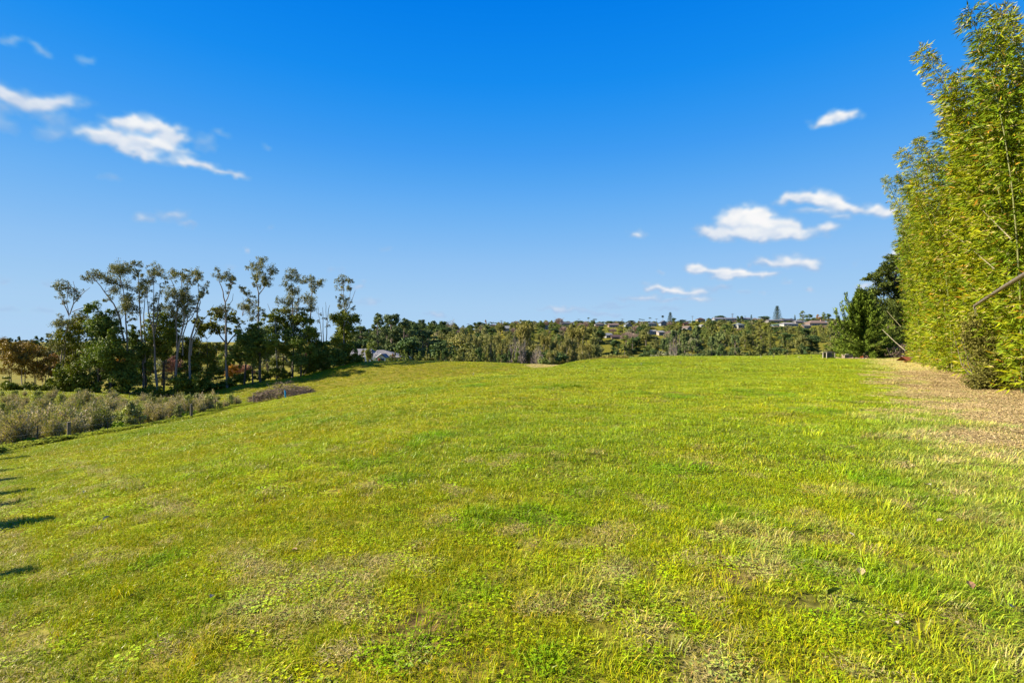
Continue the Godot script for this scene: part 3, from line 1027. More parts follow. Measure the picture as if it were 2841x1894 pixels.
func gum_belt() -> void:
	var o := {"ca": Color(0.11, 0.115, 0.042), "cb": Color(0.27, 0.245, 0.10), "leaf": 0.25, "lai": 1.35, "grow": 1.4, "bark": Color(0.30, 0.25, 0.21), "thick": 0.21, "narrow": 0.2, "droop": 0.35, "flat": 1.0}
	var g := "tall gums of the shelter belt"
	var e1 := framed_tree("gum_tree", "thin gum with ivy round its foot and bare twigs on top", "tree", g, 88.0, Z1,
		[[[438,1085],[452,900],[478,720],[505,600],[515,530]], [[470,1085,0.2],[468,900],[488,740],[510,600]], [[515,530,.1],[475,440],[460,340]], [[520,520,.1],[548,440],[600,380],[672,318]], [[540,500,.08],[620,470],[665,455],[705,430]], [[548,440,.06],[560,350],[545,270]], [[515,530,.06],[495,430],[510,330],[515,280]]],
		[[460,305,40],[438,325,26],[450,390,30],[555,370,40],[500,435,26],[580,395,24],[480,560,40],[450,600,45],[440,680,55],[600,540,36],[420,760,50],[500,310,22]], o)
	var I := Leaves.new()
	for k in 30: clump(I, Vector3(rr(-0.1, 0.25), 0.2 + k * 0.17, 0.0), Vector3(0.62, 0.5, 0.62), 60, 0.2, Color(0.03, 0.055, 0.012), Color(0.08, 0.11, 0.016))
	part("ivy", I.mesh(foliage_mat("tree leaf", 0.55, Color(0.58, 0.62, 0.16))), e1)
	framed_tree("gum_tree", "forked gum whose heavy limb leans out over the dark round tree", "tree", g, 89.0, Z1,
		[[[957,1090],[955,830],[950,700],[940,560],[935,420],[905,280],[890,200]], [[930,720,.16],[900,560],[850,440],[780,350],[720,270],[690,240]]],
		[[690,225,42],[740,212,42],[800,272,44],[830,330,40],[650,240,26],[890,185,55],[935,185,40],[910,285,42],[855,195,38],[920,390,45],[960,440,48],[990,490,42],[930,470,45],[812,402,26],[880,510,38],[970,560,28],[960,300,26],[1000,250,16]], o)
	framed_tree("gum_tree", "slender gum with small tufts between two broader gums", "tree", g, 91.0, Z1,
		[[[1072,1100],[1070,880],[1060,700],[1045,480],[1040,330],[1035,230],[1000,150]], [[1085,880,.12],[1085,700],[1075,520],[1085,380],[1085,310]]],
		[[1000,142,32],[1042,145,22],[1030,215,34],[1035,330,42],[1085,300,40],[1045,400,28],[1120,290,26],[1060,225,18]], o)
	framed_tree("gum_tree", "gum with a rounded top tuft and many upright pale stems", "tree", g, 90.0, Z1,
		[[[1185,1135],[1160,900],[1150,650],[1150,520],[1150,400],[1150,250]], [[1160,650,.12],[1180,520],[1190,400],[1200,300]], [[1150,640,.1],[1110,500],[1100,400],[1090,330]]],
		[[1150,190,48],[1195,195,36],[1120,180,30],[1145,262,38],[1105,312,40],[1190,390,38],[1195,450,32],[1120,440,26],[1170,500,36],[1095,370,28]], o)
	framed_tree("gum_tree", "broad open gum with layered airy crowns on forked trunks", "tree", g, 89.0, Z1,
		[[[1298,1135],[1320,900],[1345,720],[1380,560],[1375,400],[1360,270],[1330,220]], [[1325,800,.14],[1318,560],[1328,400],[1300,300],[1265,230]], [[1375,600,.1],[1440,540],[1480,440],[1505,360]], [[1375,420,.08],[1420,320],[1465,240]]],
		[[1260,222,32],[1320,225,42],[1380,220,42],[1268,370,52],[1330,355,46],[1340,430,42],[1390,430,55],[1290,470,48],[1300,540,48],[1440,250,32],[1470,230,42],[1400,310,32],[1238,300,28],[1370,500,42],[1490,380,26],[1420,490,26]], o)
	framed_tree("gum_tree", "many-stemmed gum with thin twiggy tops and dark lower trunk", "tree", g, 90.0, Z2,
		[[[85,1350],[80,1000],[90,850],[150,650],[155,530],[200,450],[225,380]], [[95,1000,.14],[110,850],[180,700],[240,640],[300,540]], [[20,1000,.12],[20,820],[60,700],[70,600],[65,450],[30,350]], [[150,640,.08],[180,520],[160,400],[150,300]]],
		[[225,375,38],[222,430,24],[28,265,42],[150,280,40],[60,460,52],[95,510,42],[20,560,44],[190,440,26],[100,330,28],[40,620,40],[140,570,30]], o)
	framed_tree("gum_tree", "lone slim gum with a two-pronged airy top", "tree", g, 93.0, Z2,
		[[[425,1295],[410,900],[412,640],[405,520],[385,420],[350,330],[340,280]], [[405,520,.1],[440,440],[460,370],[450,310]], [[430,570,.06],[470,500],[478,440]]],
		[[340,258,40],[400,250,34],[380,300,32],[450,310,46],[482,300,26],[430,380,28],[415,432,18],[380,575,42],[340,592,24],[442,570,30],[470,345,20]], o)
	framed_tree("gum_tree", "tallest gum of the belt with one side limb reaching out", "tree", g, 95.0, Z2,
		[[[722,1245],[712,950],[705,700],[705,560],[708,430],[690,330],[690,220],[715,150]], [[708,450,.1],[760,380],[800,300],[830,240]], [[700,560,.1],[640,520],[590,450],[545,400]], [[560,640,.06],[575,560],[565,470]]],
		[[710,140,52],[640,190,42],[690,200,46],[722,260,46],[660,270,36],[740,330,52],[790,295,38],[830,230,46],[700,370,34],[545,400,32],[612,450,46],[650,490,38],[640,560,58],[590,545,48],[690,600,42],[740,605,26],[660,640,44],[560,570,34],[860,235,22],[790,340,30]], o)
	framed_tree("gum_tree", "full narrow gum with stacked leafy tufts up its straight trunk", "tree", g, 98.0, Z2,
		[[[1015,1195],[1025,950],[1025,700],[1015,560],[1010,420],[1005,280]], [[1025,700,.08],[1060,600],[1070,500],[1060,420]]],
		[[1000,270,48],[1042,275,36],[960,310,34],[960,370,42],[1020,340,52],[1010,430,56],[935,515,52],[1060,540,46],[970,570,42],[1040,440,34],[1078,580,32],[1030,610,44],[1000,510,36]], o)
	framed_tree("gum_tree", "gum with two flat leafy tiers and a gap between them", "tree", g, 100.0, Z2,
		[[[1155,1150],[1165,900],[1175,700],[1185,560],[1190,440],[1190,350]], [[1190,450,.06],[1225,390],[1255,340]]],
		[[1130,315,36],[1180,320,38],[1240,330,46],[1210,362,36],[1150,500,52],[1190,500,42],[1182,552,42],[1262,350,26],[1200,430,26],[1120,490,28]], o)
	framed_tree("gum_tree", "gum at the uphill end with bare twigs on one side", "tree", g, 102.0, Z2,
		[[[1478,1080],[1480,900],[1480,750],[1490,600],[1480,470],[1470,350]], [[1495,610,.09],[1530,560],[1560,480],[1585,410]], [[1490,600,.06],[1530,500],[1540,420],[1545,330]]],
		[[1480,310,42],[1430,322,30],[1530,320,30],[1450,390,42],[1500,390,32],[1440,470,36],[1470,500,38],[1530,500,24],[1552,400,18],[1570,570,22],[1472,545,42]], o)
	var dead := {"ca": Color(0.07, 0.07, 0.02), "cb": Color(0.1, 0.09, 0.03), "leaf": 0.28, "lai": 0.8, "bark": Color(0.27, 0.28, 0.23), "thick": 0.14, "narrow": 0.2}
	framed_tree("leafless_tree", "cluster of thin nearly leafless trunks beside the uphill gum", "tree", "", 101.0, Z2,
		[[[1285,1000],[1280,850],[1265,700],[1245,570]], [[1320,1000,.13],[1320,880],[1325,720],[1340,600],[1355,540]], [[1325,680,.06],[1318,600],[1315,515]], [[1298,880,.1],[1292,700],[1288,560]], [[1240,620,.05],[1215,560]], [[1330,720,.05],[1375,650],[1395,600]]],
		[[1270,620,24],[1250,690,22],[1300,660,22],[1340,740,24]], dead)
	framed_tree("leafless_tree", "short dead snag poking above the dark crowns", "tree", "", 97.0, Z2, [[[870,1000],[860,700],[850,640],[810,590],[790,530]], [[850,640,.05],[845,600],[860,570]]], [[870,690,24]], dead)
	# denser, darker trees standing under and between the gums
	var laurel := {"ca": Color(0.10, 0.14, 0.028), "cb": Color(0.165, 0.20, 0.036), "leaf": 0.34, "lai": 3.6, "grow": 1.25, "bark": Color(0.10, 0.08, 0.065), "thick": 0.2, "flat": 0.85, "depth": 0.9}
	var privet := laurel.duplicate()
	privet.ca = Color(0.115, 0.14, 0.022); privet.cb = Color(0.185, 0.20, 0.026); privet.lai = 3.0
	var wattle := laurel.duplicate()
	wattle.ca = Color(0.13, 0.14, 0.02); wattle.cb = Color(0.21, 0.205, 0.028); wattle.lai = 2.4
	var h := "dark trees under the gums"
	framed_tree("evergreen_tree", "large dark round evergreen with a sunlit top among the gums", "tree", h, 87.0, Z1, [[[735,1105],[740,900],[745,700]], [[830,1105,.25],[835,950],[850,800]]],
		[[720,505,72],[790,510,56],[680,580,82],[780,590,92],[845,605,52],[700,680,92],[800,700,92],[760,800,112],[720,900,82],[870,850,92],[885,775,72],[860,680,62],[730,990,60],[840,960,60],[745,1060,40],[835,1060,40]], laurel)
	framed_tree("evergreen_tree", "light green leafy tree beside the ivy-footed gum", "tree", h, 90.0, Z1, [[[565,1095],[560,900],[560,700]]],
		[[560,600,76],[530,700,76],[600,700,76],[560,800,80],[600,880,70],[520,640,56],[620,560,44],[500,790,50],[470,690,40],[530,890,46]], wattle)
	framed_tree("evergreen_tree", "ivy-smothered dark trunk below the leaning gum limb", "tree", h, 88.5, Z1, [[[945,1125],[950,980],[960,850]]],
		[[960,880,72],[950,980,72],[940,1060,62],[995,950,52],[905,940,50],[985,1050,45]], laurel)
	framed_tree("evergreen_tree", "narrow dark tree wrapped in creeper behind the slender gum", "tree", h, 91.5, Z1, [[[1088,1135],[1088,950],[1080,760]]],
		[[1080,900,62],[1090,1000,56],[1090,1080,52],[1010,680,62],[1040,725,62],[1092,742,60],[980,650,50],[1050,800,60],[1115,820,50]], laurel)
	framed_tree("evergreen_tree", "full mid-green tree with bright top behind the upright stems", "tree", h, 92.5, Z1, [[[1225,1130],[1228,900],[1230,700]], [[1215,1000,.12],[1240,800],[1270,700]]],
		[[1200,580,92],[1262,600,80],[1230,680,92],[1300,700,72],[1180,680,72],[1345,785,62],[1270,790,82],[1120,590,52],[1190,800,60],[1340,700,44]], privet)
	framed_tree("evergreen_tree", "loose olive tree filling the gap between two forked gums", "tree", h, 94.0, Z1, [[[1425,1125],[1430,950],[1440,750]], [[1440,1000,.12],[1480,850],[1510,700]]],
		[[1430,700,70],[1490,640,66],[1480,580,48],[1460,780,76],[1400,800,56],[1400,880,60],[1480,880,60],[1380,960,50]], wattle)
	framed_tree("evergreen_tree", "wide flat-topped yellow-green tree in the belt", "tree", h, 95.0, Z2, [[[430,1280],[425,1050],[420,800]], [[420,900,.14],[330,780],[290,700]], [[425,900,.14],[500,800],[520,720]], [[250,1280,.16],[245,1000],[240,850]]],
		[[330,640,66],[400,630,66],[480,650,66],[250,705,56],[530,700,46],[195,780,56],[310,760,60],[430,770,50],[180,700,44],[520,760,40],[230,900,66],[330,930,60],[300,1040,70],[180,1030,60],[130,900,60]], wattle)
	framed_tree("evergreen_tree", "dark dense tree in front of the tallest gum", "tree", h, 93.0, Z2, [[[578,1272],[592,1070],[620,900]], [[655,1255,.16],[655,1080],[660,950]], [[722,1240,.2],[720,1000],[720,880]]],
		[[640,760,82],[720,790,92],[600,835,82],[700,880,102],[782,862,82],[620,930,92],[556,905,70],[660,1005,82],[520,960,60],[760,960,70],[480,1040,60],[560,1040,60]], laurel)
	framed_tree("evergreen_tree", "broad tree with a sunlit canopy under the full narrow gum", "tree", h, 99.0, Z2, [[[885,1195],[885,1000],[890,800]], [[935,1180,.16],[930,950],[960,780]], [[795,1215,.14],[790,1000],[810,800]]],
		[[800,660,58],[862,640,60],[940,640,70],[1032,660,60],[900,740,78],[820,745,70],[1132,640,58],[1162,700,50],[1000,755,66],[1080,700,50],[860,850,70],[790,940,50],[900,930,70],[860,1040,60]], privet)
	framed_tree("evergreen_tree", "darkest rounded tree standing where the shade meets the mound", "tree", h, 97.0, Z2, [[[1092,1185],[1090,1000],[1090,860]], [[1015,1190,.2],[1022,1000],[1030,860]]],
		[[1030,820,92],[1130,860,92],[1182,780,70],[1080,950,112],[1165,965,84],[990,905,82],[1100,1060,70],[1180,1060,60],[1010,1020,50]], laurel)
	framed_tree("evergreen_tree", "low dark bushy tree below the bare trunks", "tree", h, 100.0, Z2, [[[1300,1140],[1300,1050],[1300,950]]],
		[[1250,900,70],[1300,950,82],[1222,1000,82],[1340,1010,82],[1280,1065,72],[1400,1010,72],[1450,1040,62],[1220,1090,50],[1370,1080,50]], laurel)
	framed_tree("evergreen_tree", "green tree under the uphill gum at the end of the belt", "tree", h, 103.0, Z2, [[[1490,1090],[1490,900],[1485,740]]],
		[[1440,650,70],[1500,680,82],[1560,690,60],[1400,680,50],[1482,760,82],[1440,850,70],[1522,870,60],[1490,930,70],[1545,760,50],[1590,650,24]], privet)
	# undergrowth along the foot of the belt
	var n := 0
	for a in [[540,960,66,1],[480,975,56,2],[590,1010,66,0],[540,1050,56,0],[640,1050,56,0],[430,1010,46,2],[1160,1080,44,0],[1250,1080,50,0],[1370,1060,50,0],[1450,1090,44,0],[1330,1000,40,2],[1500,1010,56,2],[690,1080,36,0],[890,1080,36,0],[1040,1100,36,0]]:
		var w: Dictionary = privet.duplicate()
		w.limbs = false; w.thick = 0.06
		framed_tree("understorey_bush", ["dense bush in the deep shade at the foot of the gums", "round bush in the undergrowth at the foot of the gums", "loose leafy bush at the foot of the gums"][a[3]], "bush", "undergrowth at the foot of the gums", 85.5 + rr(0, 2), Z1,
			[[[a[0], 1110], [a[0], a[1]]]], [[a[0], a[1], a[2]], [a[0] - a[2] * 0.7, a[1] + 20, a[2] * 0.7], [a[0] + a[2] * 0.7, a[1] + 25, a[2] * 0.7], [a[0], a[1] + a[2] * 0.8, a[2] * 0.7]], w)
		n += 1
	for a in [[40,1230,60,0],[180,1245,62,0],[260,1265,60,0],[335,1250,60,0],[410,1255,56,0],[480,1230,56,0],[540,1210,50,0],[620,1180,50,0],[760,1170,46,0],[860,1150,50,0],[960,1150,46,0],[1130,1120,50,0],[1190,1110,46,0],[1520,1010,62,0],[1580,1000,52,1],[1560,1055,46,0],[1620,1040,40,0],[300,1150,60,1],[120,1130,60,2]]:
		var w: Dictionary = privet.duplicate()
		w.limbs = false; w.thick = 0.06
		var px: float = 500 + a[0] / 3.2661
		framed_tree("understorey_bush", ["dense bush crowding the trunks where the mound begins", "green bush among the trunks where the mound begins", "loose bush showing between the trunks near the brush pile"][a[3]], "bush", "undergrowth nearer the mound", belt_depth(px) - 1.5, Z2,
			[[[a[0], a[1] + 60], [a[0], a[1]]]], [[a[0], a[1], a[2]], [a[0] - a[2] * 0.7, a[1] + 20, a[2] * 0.7], [a[0] + a[2] * 0.7, a[1] + 20, a[2] * 0.7]], w)
	# autumn trees further along
	var au := {"ca": Color(0.17, 0.10, 0.018), "cb": Color(0.28, 0.19, 0.04), "leaf": 0.28, "lai": 1.7, "bark": Color(0.30, 0.25, 0.2), "thick": 0.1, "flat": 1.0, "grow": 1.35}
	var s := "autumn trees past the planting"
	var names := ["orange-brown autumn tree with a pale leaning trunk", "rusty autumn tree with several thin pale trunks", "golden autumn tree with thinning leaves next to the rusty one", "sparse tan autumn tree beside the ivy-footed gum"]
	var specs := [[[[70,1080],[60,900],[40,780]],[[30,760,56],[70,800,56],[20,850,56],[90,860,50],[40,930,46]]], [[[165,1085],[160,930],[150,800]],[[130,780,62],[180,790,60],[120,860,60],[190,870,58],[150,930,50],[150,740,34]]],
		[[[252,1085],[250,930],[245,800]],[[230,785,56],[280,800,54],[220,860,56],[290,870,52],[250,930,46],[320,830,36]]], [[[340,1085],[345,950],[355,860]],[[340,880,46],[380,860,40],[330,950,44],[390,940,40],[300,980,40]]]]
	for i in 4:
		framed_tree("autumn_tree", names[i], "tree", s, 93.0 + i, Z1, [specs[i][0], [[specs[i][0][0][0] + 14, 1080, .08], [specs[i][0][1][0] + 22, 900], [specs[i][0][2][0] + 30, 800]]], specs[i][1], au)
	for a in [[30,1040,54,1],[90,1060,40,0],[200,1050,40,0],[300,1060,40,0],[380,1050,44,2]]:
		var w: Dictionary = privet.duplicate()
		w.limbs = false; w.thick = 0.06
		framed_tree("understorey_bush", ["bush with small leaves under the autumn trees", "rounded green bush under the leaning autumn tree", "loose bush between the autumn trees and the ivy-footed gum"][a[3]], "bush", "bushes under the autumn trees", 91.0, Z1, [[[a[0], 1090], [a[0], a[1]]]], [[a[0], a[1], a[2]], [a[0] + 30, a[1] + 20, a[2] * 0.8]], w)

func right_pine() -> void:
	framed_tree("pine_tree", "tall dark pine with brown inner branches between conifer and bamboo", "tree", "", 66.0, PX, [[[2492, 1000], [2490, 900], [2485, 780], [2492, 715]], [[2470, 1000, .2], [2465, 900], [2450, 800]]],
		[[2495,712,24],[2462,735,26],[2436,765,20],[2505,748,30],[2470,775,30],[2440,800,24],[2510,790,36],[2480,815,34],[2445,840,28],[2515,840,36],[2485,865,36],[2452,880,28],[2515,900,38],[2485,920,36],[2460,940,26],[2500,965,34],[2415,770,14],[2425,840,16],[2530,740,30],[2535,800,34],[2500,1000,26],[2475,985,24],[2510,870,40],[2470,905,34]],
		{"ca": Color(0.035, 0.055, 0.014), "cb": Color(0.105, 0.125, 0.022), "leaf": 0.34, "lai": 3.4, "grow": 1.4, "bark": Color(0.12, 0.095, 0.075), "thick": 0.4, "narrow": 0.14, "flat": 0.6})
	framed_tree("dead_brush", "tangle of grey dead branches at the foot of the pine", "brush", "", 55.0, PX, [[[2490, 1000], [2488, 985], [2480, 960]], [[2495, 998, .05], [2500, 980], [2515, 955]], [[2480, 998, .05], [2470, 980], [2462, 965]], [[2500, 998, .04], [2510, 985], [2522, 970]]], [[2490, 972, 20], [2508, 968, 18], [2475, 985, 16], [2505, 985, 18]],
		{"ca": Color(0.16, 0.11, 0.08), "cb": Color(0.27, 0.20, 0.15), "leaf": 0.3, "lai": 1.2, "bark": Color(0.3, 0.22, 0.17), "thick": 0.05, "narrow": 0.07})
	framed_tree("low_bush", "low yellow-green bush between the conifer and the dead branches", "bush", "", 56.0, PX, [[[2445, 998], [2446, 975]]], [[2440, 980, 16], [2455, 972, 18], [2428, 988, 10], [2465, 988, 12]],
		{"ca": Color(0.06, 0.08, 0.014), "cb": Color(0.13, 0.14, 0.02), "leaf": 0.16, "lai": 3.0, "limbs": false, "thick": 0.05})

# ---------------------------------------------------------------- young native planting behind the fence
func fence_x(d: float) -> float:
	var k := [[15.0, -19.5], [21.0, -22.1], [25.0, -22.8], [35.0, -23.1], [42.0, -25.6], [52.0, -29.5], [60.0, -31.9], [80.0, -36.0]]
	for i in k.size() - 1:
		if d <= k[i + 1][0]: return lerpf(k[i][1], k[i + 1][1], (d - k[i][0]) / (k[i + 1][0] - k[i][0]))
	return -36.0

func feathery(h: float, w: float, ca: Color, cb: Color, tip: Color, tips: float, stems: int) -> Node3D:
	var t := Node3D.new()
	var S := Solid.new()
	var L := Leaves.new()
	for i in stems:
		var a := rr(0, TAU)
		var r := sqrt(rng.randf())
		var top := Vector3(cos(a) * w * 0.5 * r, h * (1.0 - 0.45 * r * r) * rr(0.55, 1.08), sin(a) * w * 0.5 * r)
		var mid := Vector3(top.x * 0.55, top.y * 0.5, top.z * 0.55)
		if i % 3 == 0: limb(S, [Vector3(rr(-0.04, 0.04), -0.05, rr(-0.04, 0.04)), mid, top], 0.018, 0.004, Color(0.22, 0.17, 0.13), 4)
		var branch_tips := rng.randf() < tips
		for j in 44:
			var f := rr(0.18, 1.06)
			var p := (mid * (f * 2.0) if f < 0.5 else mid.lerp(top, (f - 0.5) * 2.0)) + rdir() * 0.10 * h / 1.6
			var dir := ((top - mid).normalized() + rdir() * 0.6).normalized()
			var l := rr(0.06, 0.15) * h / 1.6
			var k := tint(ca, cb, 0.25)
			if branch_tips and f > 0.55 and rng.randf() < 0.75: k = tint(tip, tip.lerp(cb, 0.4), 0.2)
			L.leaf(p, dir * l, dir.cross(rdir()).normalized() * l * 0.17, k)
	part("stem", S.mesh(solid_mat("bark", 0.9, 0.5, 0.8)), t)
	part("foliage", L.mesh(foliage_mat("tree leaf", 0.55, Color(0.58, 0.62, 0.16))), t)
	return t

func leafy_shrub(h: float, w: float, ca: Color, cb: Color, size: float, count: int) -> Node3D:
	var t := Node3D.new()
	var S := Solid.new()
	var L := Leaves.new()
	for i in 6:
		var a := rr(0, TAU)
		limb(S, [Vector3(0, -0.05, 0), Vector3(cos(a) * w * 0.2, h * 0.4, sin(a) * w * 0.2), Vector3(cos(a) * w * 0.3, h * 0.8, sin(a) * w * 0.3)], 0.02, 0.005, Color(0.2, 0.16, 0.12), 4)
	for i in 9:
		var a := rr(0, TAU)
		var r := rr(0.0, 0.3) * w
		clump(L, Vector3(cos(a) * r, h * rr(0.25, 0.8), sin(a) * r), Vector3.ONE * w * 0.28, count / 9, size, ca, cb, 0.32)
	part("stem", S.mesh(solid_mat("bark", 0.9, 0.5, 0.8)), t)
	part("foliage", L.mesh(foliage_mat("tree leaf", 0.55, Color(0.58, 0.62, 0.16))), t)
	return t

func planting() -> void:
	var pink := Color(0.52, 0.40, 0.315)
	var protos := [
		[feathery(1.7, 1.05, Color(0.140, 0.149, 0.056), Color(0.328, 0.296, 0.133), pink, 0.55, 70), "upright feathery shrub with pinkish-brown tips", "feathery_shrub"],
		[feathery(1.5, 1.15, Color(0.156, 0.156, 0.066), Color(0.390, 0.328, 0.156), pink, 0.8, 66), "bushy feathery shrub turned mostly pinkish-brown", "feathery_shrub"],
		[feathery(1.8, 0.95, Color(0.102, 0.118, 0.041), Color(0.250, 0.242, 0.088), pink, 0.15, 70), "dark olive flame-shaped feathery shrub", "feathery_shrub"],
		[feathery(1.3, 1.0, Color(0.140, 0.133, 0.062), Color(0.312, 0.265, 0.140), Color(0.515, 0.390, 0.296), 0.6, 60), "low greyish-brown feathery shrub", "feathery_shrub"],
		[leafy_shrub(1.35, 1.0, Color(0.203, 0.234, 0.047), Color(0.452, 0.452, 0.125), 0.075, 2600), "pale green broad-leaved young shrub", "leafy_shrub"],
		[leafy_shrub(1.6, 0.8, Color(0.125, 0.149, 0.040), Color(0.312, 0.296, 0.109), 0.07, 2300), "narrow grey-green broad-leaved young shrub", "leafy_shrub"]]
	var spots: Array[Vector2] = []
	var tries := 0
	while spots.size() < 215 and tries < 9000:
		tries += 1
		var d := rr(19.0, 74.0)
		var xl := -1.10 * d - 1.0
		var xr := fence_x(d) - 0.9
		if d > 60.0: xr = -33.0 - (d - 60.0) * 2.2
		if xl >= xr: continue
		var p := Vector2(rr(xl, xr), d)
		var ok := true
		var gap := 1.05 + 0.016 * d
		for q in spots:
			if q.distance_squared_to(p) < gap * gap: ok = false; break
		if ok: spots.append(p)
	for p in spots:
		var near_fence := fence_x(p.y) - p.x < 3.2
		var w := rng.randi() % 10
		var i: int = [0, 0, 1, 1, 2, 3, 3, 4, 4, 5][w]
		var s := rr(0.7, 1.4) * (1.08 if p.y < 34.0 else 0.95)
		var where := " along the wire fence" if near_fence else (" in the far rows of the planting" if p.y > 52.0 else " in the middle of the planting")
		copy_of(protos[i][0], protos[i][2], protos[i][1] + where, "shrub", "young shrubs planted behind the wire fence", Vector3(p.x, gh(p.x, p.y), -p.y), Vector3(s * rr(0.75, 1.3), s * rr(0.85, 1.15), s * rr(0.75, 1.3)), rr(0, TAU))
	# shrubs on the paddock side near the last post
	for a in [[2, 575, 42.5, 0.85], [4, 608, 44.0, 0.7], [3, 622, 50.0, 0.8], [4, 590, 46.0, 0.6]]:
		copy_of(protos[a[0]][0], protos[a[0]][2], ["", "", "dark rounded shrub just behind the second wooden fence post", "greyish low shrub between the thin steel posts", "small pale shrub near the thin steel posts"][a[0]], "shrub", "shrubs near the steel posts", ground(a[1], a[2]), Vector3.ONE * a[3], rr(0, TAU))
	for q in protos: q[0].free()
	# creeping broad-leaved weeds under the fence
	var m := clover(40, 0.3, 0.075)
	var list := []
	for i in 900:
		var d := rr(18.0, 60.0)
		var x := fence_x(d) + rng.randfn() * 0.55 - 0.35
		var near := n2.get_noise_2d(x * 0.6, d * 0.6)
		if near < -0.08: continue
		list.append([Transform3D(Basis(Vector3.UP, rr(0, TAU)).scaled(Vector3.ONE * rr(0.7, 1.5)), Vector3(x, gh(x, d), -d)), Color(0.27, 0.26, 0.006) * rr(0.7, 1.15)])
	scatter("creeping_weeds", m, list, "bright green creeping weeds along the foot of the fence")
	for a in [[345, 1192, 1.5], [510, 1158, 1.3], [330, 1196, 1.0], [500, 1162, 1.0], [90, 1236, 1.0]]:
		var p := foot(a[0], a[1])
		var t := thing("weed_mound", "bright green mound of broad-leaved weed beside the fence line", "weed", p, "mounds of weed at the fence")
		var L := Leaves.new()
		for k in 5: clump(L, Vector3(rr(-0.5, 0.5), 0.2, rr(-0.4, 0.4)) * a[2], Vector3(0.4, 0.22, 0.35) * a[2], 260, 0.12, Color(0.13, 0.20, 0.012), Color(0.21, 0.27, 0.014), 0.42)
		part("foliage", L.mesh(foliage_mat("clover leaf", 0.75, Color(0.35, 0.5, 0.1))), t)

func make_fence() -> void:
	var wood := Color(0.20, 0.165, 0.115)
	var root := ground(530, 35.0)
	var t := thing("wire_fence", "post and wire fence between the grass slope and the planting", "fence", root, "")
	var S0 := Solid.new()
	var line: Array[Vector3] = []
	for d in [15.0, 18.0, 21.0, 25.0, 30.0, 35.0, 42.0, 52.0, 60.0]:
		var x := fence_x(d)
		line.append(Vector3(x, gh(x, d), -d))
	for a in [[190, 25.0, 0.98], [530, 35.0, 1.18], [703, 60.0, 1.12]]:
		var p := ground(a[0], a[1]) - root
		var S := Solid.new()
		var lean := Vector3(rr(-0.02, 0.02), a[2], rr(-0.02, 0.02))
		limb(S, [p - Vector3(0, 0.3, 0), p, p + lean * 0.97, p + lean], 0.085, 0.078, wood, 10)
		var post := part("wooden_post", S.mesh(solid_mat("weathered wood", 0.85, 0.55, 0.25)), t)
		post.set_meta("label", "weathered round wooden fence post")
	for a in [[93, 23.0, 1.0], [597, 42.0, 1.12], [655, 52.0, 1.1], [300, 27.5, 0.7], [392, 30.0, 0.75]]:
		var p := ground(a[0], a[1]) - root
		if a[0] == 93 or a[0] == 300 or a[0] == 392: p = Vector3(fence_x(a[1]), gh(fence_x(a[1]), a[1]), -a[1]) - root
		var S := Solid.new()
		S.box(p + Vector3(0, a[2] * 0.5 - 0.1, 0), Vector3(0.05, a[2] + 0.2, 0.012), Color(0.035, 0.035, 0.04))
		S.box(p + Vector3(0, a[2] * 0.5 - 0.1, 0.018), Vector3(0.012, a[2] + 0.2, 0.024), Color(0.035, 0.035, 0.04))
		part("steel_post", S.mesh(solid_mat("black steel", 0.5)), t)
	for h in [0.35, 0.65, 0.95]:
		var S := Solid.new()
		var pts := []
		for q in line: pts.append(q - root + Vector3(0, h, 0))
		limb(S, pts, 0.002, 0.002, Color(0.3, 0.3, 0.3), 4)
		part("wire", S.mesh(solid_mat("galvanised wire", 0.4)), t)
	# second line closing the far side of the planting
	var root2 := ground(430, 80.0)
	var u := thing("wire_fence", "short steel-post fence line below the gums past the planting", "fence", root2, "")
	var ends := []
	for a in [[308, 78.0], [358, 78.5], [420, 79.0], [480, 76.0], [560, 70.0], [640, 64.0]]:
		var p := ground(a[0], a[1]) - root2
		var S := Solid.new()
		S.box(p + Vector3(0, 0.5, 0), Vector3(0.06, 1.2, 0.05), Color(0.05, 0.045, 0.04))
		part("steel_post", S.mesh(solid_mat("black steel", 0.5)), u)
		ends.append(p + Vector3(0, 0.95, 0))
	var S3 := Solid.new()
	limb(S3, ends, 0.002, 0.002, Color(0.3, 0.3, 0.3), 4)
	part("wire", S3.mesh(solid_mat("galvanised wire", 0.4)), u)

